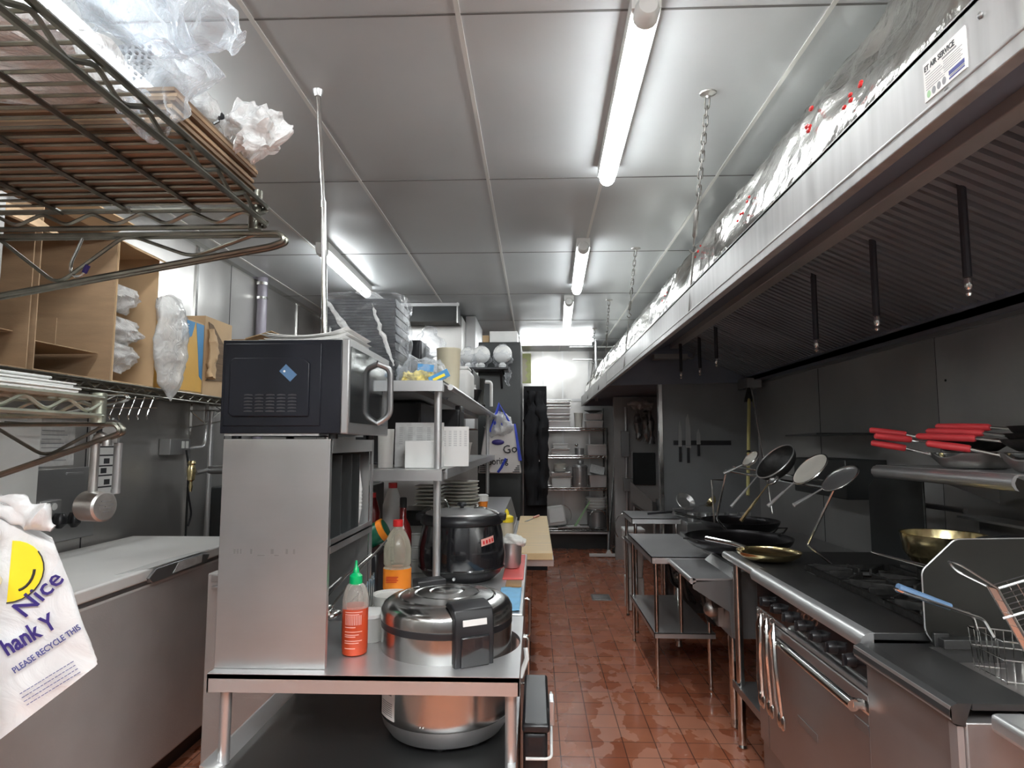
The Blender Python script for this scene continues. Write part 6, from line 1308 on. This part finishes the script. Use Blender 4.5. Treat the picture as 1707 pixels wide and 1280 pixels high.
for (x, y) in ((RF+.06,ry0+.06),(RF+.06,ry1-.06),(1.84,ry0+.06),(1.84,ry1-.06)): g = G(); g.cyl((x,y,0),(x,y,.16),.022,n=12); g.build('leg', M['steeld'], t)
# burner grates: 2 deep x 3 wide
for i in range(2):
    for k in range(3):
        xa, xb = 1.14+.355*i, 1.485+.355*i; ya = ry0+.01+.30*k; yb = ya+.295; xc, yc = (xa+xb)/2, (ya+yb)/2; g = G()
        for (p, q) in (((xa,ya),(xb,ya)),((xb,ya),(xb,yb)),((xb,yb),(xa,yb)),((xa,yb),(xa,ya))): g.box(min(p[0],q[0])-.006,max(p[0],q[0])+.006,min(p[1],q[1])-.006,max(p[1],q[1])+.006,.922,.945)
        for a in range(8):
            d = Vector((cos(a*pi/4), sin(a*pi/4), 0)); e = .145 if a % 2 == 0 else .20; R = Matrix.Rotation(a*pi/4,3,'Z')
            g.obox(Vector((xc,yc,.936))+d*((.05+e)/2), (e-.05,.011,.026), R)
        gr = g.build('burner_grate', M['iron'], t, bevel=.002); g = G(); g.lathe([(.03,.0),(.045,.01),(.045,.02),(.02,.026),(.001,.027)], (xc,yc,.892), 20); g.build('burner', M['iron'], gr)
g = G(); g.box(1.87,1.90,ry0,ry1,.89,1.14); g.box(1.78,1.90,ry0,ry1,1.14,1.15); g.build('backguard', M['steeld'], t, smooth=0)
g = G(); g.prism([(2.80,.92),(3.25,.92),(3.25,1.24),(3.18,1.29),(2.80,1.31)], 'X', 1.66, 1.67); g.prism([(1.67,.92),(1.9,.92),(1.9,1.0),(1.67,.95)], 'Y', 2.82, 2.83); tag(g.build('splash_panel', M['darkfridge'], bevel=.004), 'black upright splash panel behind the burners', 'splash panel')
# tongs hanging on the oven handle
tg = []
def tongs(y, label, rot):
    t = thing('tongs', label, 'tongs', (RF-.05, y, .50), 'tongs hanging on the oven handle'); c = Vector((RF-.062,y,.0))
    for s in (-1, 1):
        pts = [c+Vector((-.004,.0,.80)), c+Vector((-.012,s*.018,.76)), c+Vector((-.012+s*.006,s*.026+rot*.5,.66)), c+Vector((-.010,s*.022+rot,.54)), c+Vector((-.004,s*.014+rot*1.2,.475))]
        g = G(); g.tube(pts, [.005,.007,.008,.007,.006], 6); g.build('arm', M['chrome'], t)
        g = G(); g.sph(pts[-1], .017, 10, (.5,1,1.7)); g.build('claw', M['chrome'], t)
    g = G(); g.tube([c+Vector((-.008+.010*cos(a),0,.806+.012*sin(a))) for a in [2*pi*k/12 for k in range(12)]], .003, 5, closed=True); g.build('ring', M['chrome'], t); return t
tongs(2.53, 'steel tongs hanging nearest the legs, farthest along the oven handle', .018); tongs(2.47, 'second steel tongs from the far end of the oven handle', -.006); tongs(2.40, 'steel tongs nearest the middle of the oven handle', -.032)

# ============================================================ FRYER
t = thing('deep_fryer', 'stainless deep fryer next to the range at the lower right', 'deep fryer', (1.35, 1.62, 0)); fy0, fy1 = 1.44, 1.85
g = G(); g.box(.915,1.85,fy0,fy1,.12,.86); g.build('body', M['steelr'], t, bevel=.003)
g = G(); g.box(.9302,1.07,fy0,fy1,.886,.90); g.box(1.07,1.85,fy0,fy0+.03,.86,.90); g.box(1.07,1.85,fy1-.03,fy1,.86,.90); g.box(1.80,1.85,fy0,fy1,.86,.90); g.prism([(.90,.90),(.885,.893),(.88,.875),(.89,.858),(.915,.852),(.915,.86),(.93,.90)], 'Y', fy0, fy1); g.build('top_deck', M['deck'], t, smooth=20)
g = G(); g.box(.883,.886,fy0,fy1,.866,.894); g.build('edge_strip', M['steel'], t)
g = G(); g.box(1.07,1.80,fy0+.03,fy1-.03,.70,.705); g.box(1.07,1.075,fy0+.03,fy1-.03,.70,.89); g.build('oil_tank', M['iron'], t, smooth=0)
for (x, y) in ((.96,1.49),(.96,1.80),(1.8,1.49),(1.8,1.80)): g = G(); g.cyl((x,y,0),(x,y,.12),.022,n=12); g.build('leg', M['steeld'], t)
g = G(); g.box(.90,.914,1.447,1.475,.13,.85); g.build('corner_strip', M['steel'], t, smooth=0)
g = G(); g.prism([(1.10,.90),(1.075,.935),(1.075,1.09),(1.085,1.105),(1.17,1.185),(1.9,1.20),(1.9,.90)], 'Y', 1.838, 1.842); sg = g.build('splash_guard', M['guard'], t, smooth=0)
g = G(); g.tube(fillet([(1.10,1.84,.90),(1.075,1.84,.935),(1.075,1.84,1.10),(1.17,1.84,1.186),(1.9,1.84,1.20)], .015), .0025, 6); g.build('guard_rim', M['steel'], sg); g = G(); g.box(1.09,1.13,1.825,1.838,.895,.935); g.box(1.10,1.5,1.80,1.838,.90,.925); g.build('guard_mount', M['deck'], sg, bevel=.002)
def fry_basket(label, x, y, z, blue, tilt=0.0):
    t = thing('fry_basket', label, 'fry basket', (x, y, z), 'fryer baskets'); T = Matrix.Translation((x,y,z))@Matrix.Rotation(tilt,4,'Y'); g = G(T); w_, d_, h = .32, .13, .15
    for zz, s in ((0,.85),(h*.35,.9),(h*.7,.96),(h,1)): g.tube([(-w_/2*s,-d_/2*s,zz),(w_/2*s,-d_/2*s,zz),(w_/2*s,d_/2*s,zz),(-w_/2*s,d_/2*s,zz)], .0022, 5, closed=True)
    for k in range(15): u = -1+2*k/14; g.tube([(w_/2*u,-d_/2,h),(w_/2*u*.85,-d_/2*.85,0),(w_/2*u*.85,d_/2*.85,0),(w_/2*u,d_/2,h)], .0012, 4)
    for k in range(7): u = -1+2*k/6; g.tube([(-w_/2,d_/2*u,h),(-w_/2*.85,d_/2*u*.85,0),(w_/2*.85,d_/2*u*.85,0),(w_/2,d_/2*u,h)], .0012, 4)
    g.build('mesh', M['chrome'], t)
    g = G(T); hz = h
    g.tube(fillet([(-w_/2,-.03,hz),(-w_/2-.02,-.02,hz+.04),(-w_/2-.22,-.010,hz+.085),(-w_/2-.235,0,hz+.09),(-w_/2-.22,.010,hz+.085),(-w_/2-.02,.02,hz+.04),(-w_/2,.03,hz)], .012), .0042, 7); g.build('handle_wire', M['chrome'], t)
    if blue: g = G(T); g.tube([(-w_/2-.09,0,hz+.058),(-w_/2-.225,0,hz+.092)], [.009,.012], 10); g.build('blue_grip', M['bluegrip'], t)
    return t
fry_basket('fryer basket with a blue grip pointing over the range', 1.30, 1.72, .80, True, .10)
# tilted near basket seen edge-on
t = thing('fry_basket', 'tilted wire fryer basket propped at the right edge, handle loop up', 'fry basket', (1.1, 1.5, .9), 'fryer baskets')
A_, B_ = Vector((1.045,1.52,1.125)), Vector((1.13,1.46,.885)); ax = (B_-A_).normalized(); sd = Vector((.9,-.25,.30)); sd = (sd-ax*sd.dot(ax)).normalized(); nn = ax.cross(sd)
g = G()
for k in range(9): o_ = nn*(.013*(k-4)*.6); g.tube([A_+o_, B_+o_], .0014, 4)
for k in range(10): c_ = A_.lerp(B_, k/9); g.tube([c_+nn*.032, c_-nn*.032], .0016, 4)
for k in range(12): c_ = A_.lerp(B_, k/11); g.tube([c_+nn*.03, c_+nn*.03+sd*.2], .0011, 4); g.tube([c_-nn*.03, c_-nn*.03+sd*.2], .0011, 4)
for k in range(1,6): 
    for s in (1,-1): g.tube([A_+nn*.03*s+sd*.04*k, B_+nn*.03*s+sd*.04*k], .0011, 4)
g.build('mesh', M['chrome'], t)
g = G(); g.tube(fillet([A_+nn*.035, A_+Vector((-.055,.03,.045))+nn*.02, A_+Vector((-.075,.04,.055)), A_+Vector((-.055,.03,.03))-nn*.02, A_-nn*.035], .015), .0028, 7); g.tube([A_+nn*.03-sd*.0,A_-nn*.03,B_-nn*.03,B_+nn*.03], .003, 6, closed=True); g.build('handle_loop', M['chrome'], t)
g = G(); g.tube([A_+nn*.03+sd*.002, A_+sd*.22+nn*.03], .003, 6); g.tube([A_+ax*.06+nn*.03-sd*.02, A_+ax*.06+nn*.03+sd*.22], .003, 6); g.build('rim_wires', M['steel'], t)
# next table at the right bottom corner
t = thing('corner_table', 'edge of another stainless table at the bottom right corner', 'table', (1.4, 1.1, 0)); g = G(); g.box(.935,1.85,.75,1.40,.86,.90); g.build('table_top', M['steel'], t, bevel=.012, seg=4)
for (x,y) in ((.985,1.33),(1.8,1.33),(.985,.8),(1.8,.8)): g = G(); g.cyl((x,y,0),(x,y,.86),.02,n=12); g.build('leg', M['steel'], t)
# pots on the back of the range
t = thing('saucepan', 'golden steel pan standing on the back burners', 'pan', (1.48,2.40,.933)); g = G(); g.lathe([(.06,0),(.10,.02),(.13,.07),(.14,.135),(.143,.137),(.137,.135),(.127,.075),(.10,.025),(.001,.01)], (1.50,2.42,.985), 36, cap=False); g.build('bowl', M['brass'], t)
g = G(); g.lathe([(.09,0),(.09,.04)], (1.50,2.42,.951), 20); g.build('ring_stand', M['iron'], t)
t = thing('lidded_pot', 'wide dark pot with a glass lid and maroon knob behind the splash guard', 'pot', (1.62,2.12,.933)); c = (1.62,2.12,.951); g = G(); g.lathe([(.15,0),(.16,.01),(.165,.17),(.17,.172)], c, 40); g.build('pot', M['iron'], t)
g = G(); g.lathe([(.172,.174),(.168,.182),(.10,.20),(.02,.206),(.001,.206)], c, 40, cap=False); ld = g.build('lid', M['glass'], t); g = G(); g.lathe([(.172,.172),(.175,.176),(.172,.183),(.166,.183)], c, 40, cap=False); g.build('lid_rim', M['chrome'], ld)
g = G(); g.lathe([(.032,.204),(.022,.212),(.018,.226),(.034,.234),(.038,.243),(.032,.252),(.001,.255)], c, 28); g.build('knob', M['knob'], ld)
# blue-ended wire handle on range back
g = G(); g.tube(fillet([(1.33,2.25,1.03),(1.26,2.42,1.045),(1.245,2.44,1.05),(1.27,2.47,1.045),(1.36,2.28,1.03)],.01), .0035, 6); t = g.build('wire_skewer_loop', M['chrome']); tag(t, 'thin wire loop reaching over the back burners', 'wire loop')

# ============================================================ WALL SHELF WITH PANS
t = thing('wall_shelf', 'stainless wall shelf with rolled front edge carrying the red-handled pans', 'wall shelf', (1.72, 2.4, 1.34)); g = G(); g.box(1.50,1.945,1.2,2.86,1.352,1.358); g.box(1.93,1.945,1.2,2.86,1.358,1.40); g.build('shelf_plate', M['steel'], t, smooth=0)
g = G(); g.prism([(1.505,1.358),(1.488,1.352),(1.478,1.338),(1.478,1.322),(1.488,1.308),(1.50,1.304),(1.492,1.315),(1.488,1.330),(1.495,1.345),(1.505,1.352)], 'Y', 2.035, 2.86); g.build('rolled_edge', M['steel'], t, smooth=50)
for y in (2.15, 2.75): g = G(); g.prism([(1.55,1.352),(1.945,1.352),(1.945,1.20)], 'Y', y, y+.004); g.build('bracket', M['steeld'], t, smooth=0)
def fpan(label, c, r, h, dirv, m='chrome', inner='wok', hl=.19, grip='redgrip', gr=.013, lift=.03):
    t = thing('frying_pan', label, 'frying pan', c, 'red-handled frying pans on the wall shelf')
    g = G(); g.lathe([(r*.66,0),(r*.72,.003),(r*.93,h*.6),(r,h),(r+.003,h+.001),(r-.002,h),(r*.9,h*.6),(r*.68,.006),(.001,.006)], c, 44); g.build('pan_bowl', M[m], t)
    d = Vector((*dirv, 0)).normalized(); a = Vector(c)+d*r*.97+Vector((0,0,h*.8))
    g = G(); g.tube([a-d*.012, a+d*.05+Vector((0,0,lift*.4)), a+d*.10+Vector((0,0,lift*.7))], .0055, 7); g.build('shank', M['chrome'], t)
    if grip: g = G(); p, q = a+d*.08+Vector((0,0,lift*.6)), a+d*(.08+hl)+Vector((0,0,lift*1.1)); g.tube([p, p.lerp(q,.04), p.lerp(q,.5), p.lerp(q,.96), q], [gr*.8,gr,gr*1.05,gr*.9,gr*.5], 12); g.build('red_grip', M[grip], t)
    g = G(); g.sph(a-d*.004, .008, 8); g.build('rivet', M['chrome'], t); return t
fpan('lower steel frying pan, nearest the viewer in the right stack on the wall shelf', (1.66,2.08,1.360), .15, .062, (-.72,.65), hl=.13, lift=.04)
fpan('steel frying pan left of the big stack on the wall shelf', (1.66,2.46,1.360), .145, .058, (-.90,.50), hl=.12, lift=.045)
fpan('black frying pan lowest in the right stack on the wall shelf', (1.68,2.10,1.426), .15, .04, (-.60,.80), 'iron', lift=.02)
fpan('second black frying pan in the right stack on the wall shelf', (1.69,2.09,1.445), .152, .04, (-.50,.86), 'iron', lift=.02)
fpan('black frying pan topmost in the right stack on the wall shelf', (1.70,2.08,1.464), .155, .045, (-.42,.90), 'iron', lift=.015)
fpan('black pan with a red grip pointing left in the left stack on the wall shelf', (1.67,2.50,1.422), .12, .035, (-.95,.25), 'iron', hl=.13, lift=.03)
fpan('small black pan topmost in the left stack on the wall shelf', (1.66,2.52,1.440), .11, .03, (-.85,.48), 'iron', hl=.13, lift=.04)
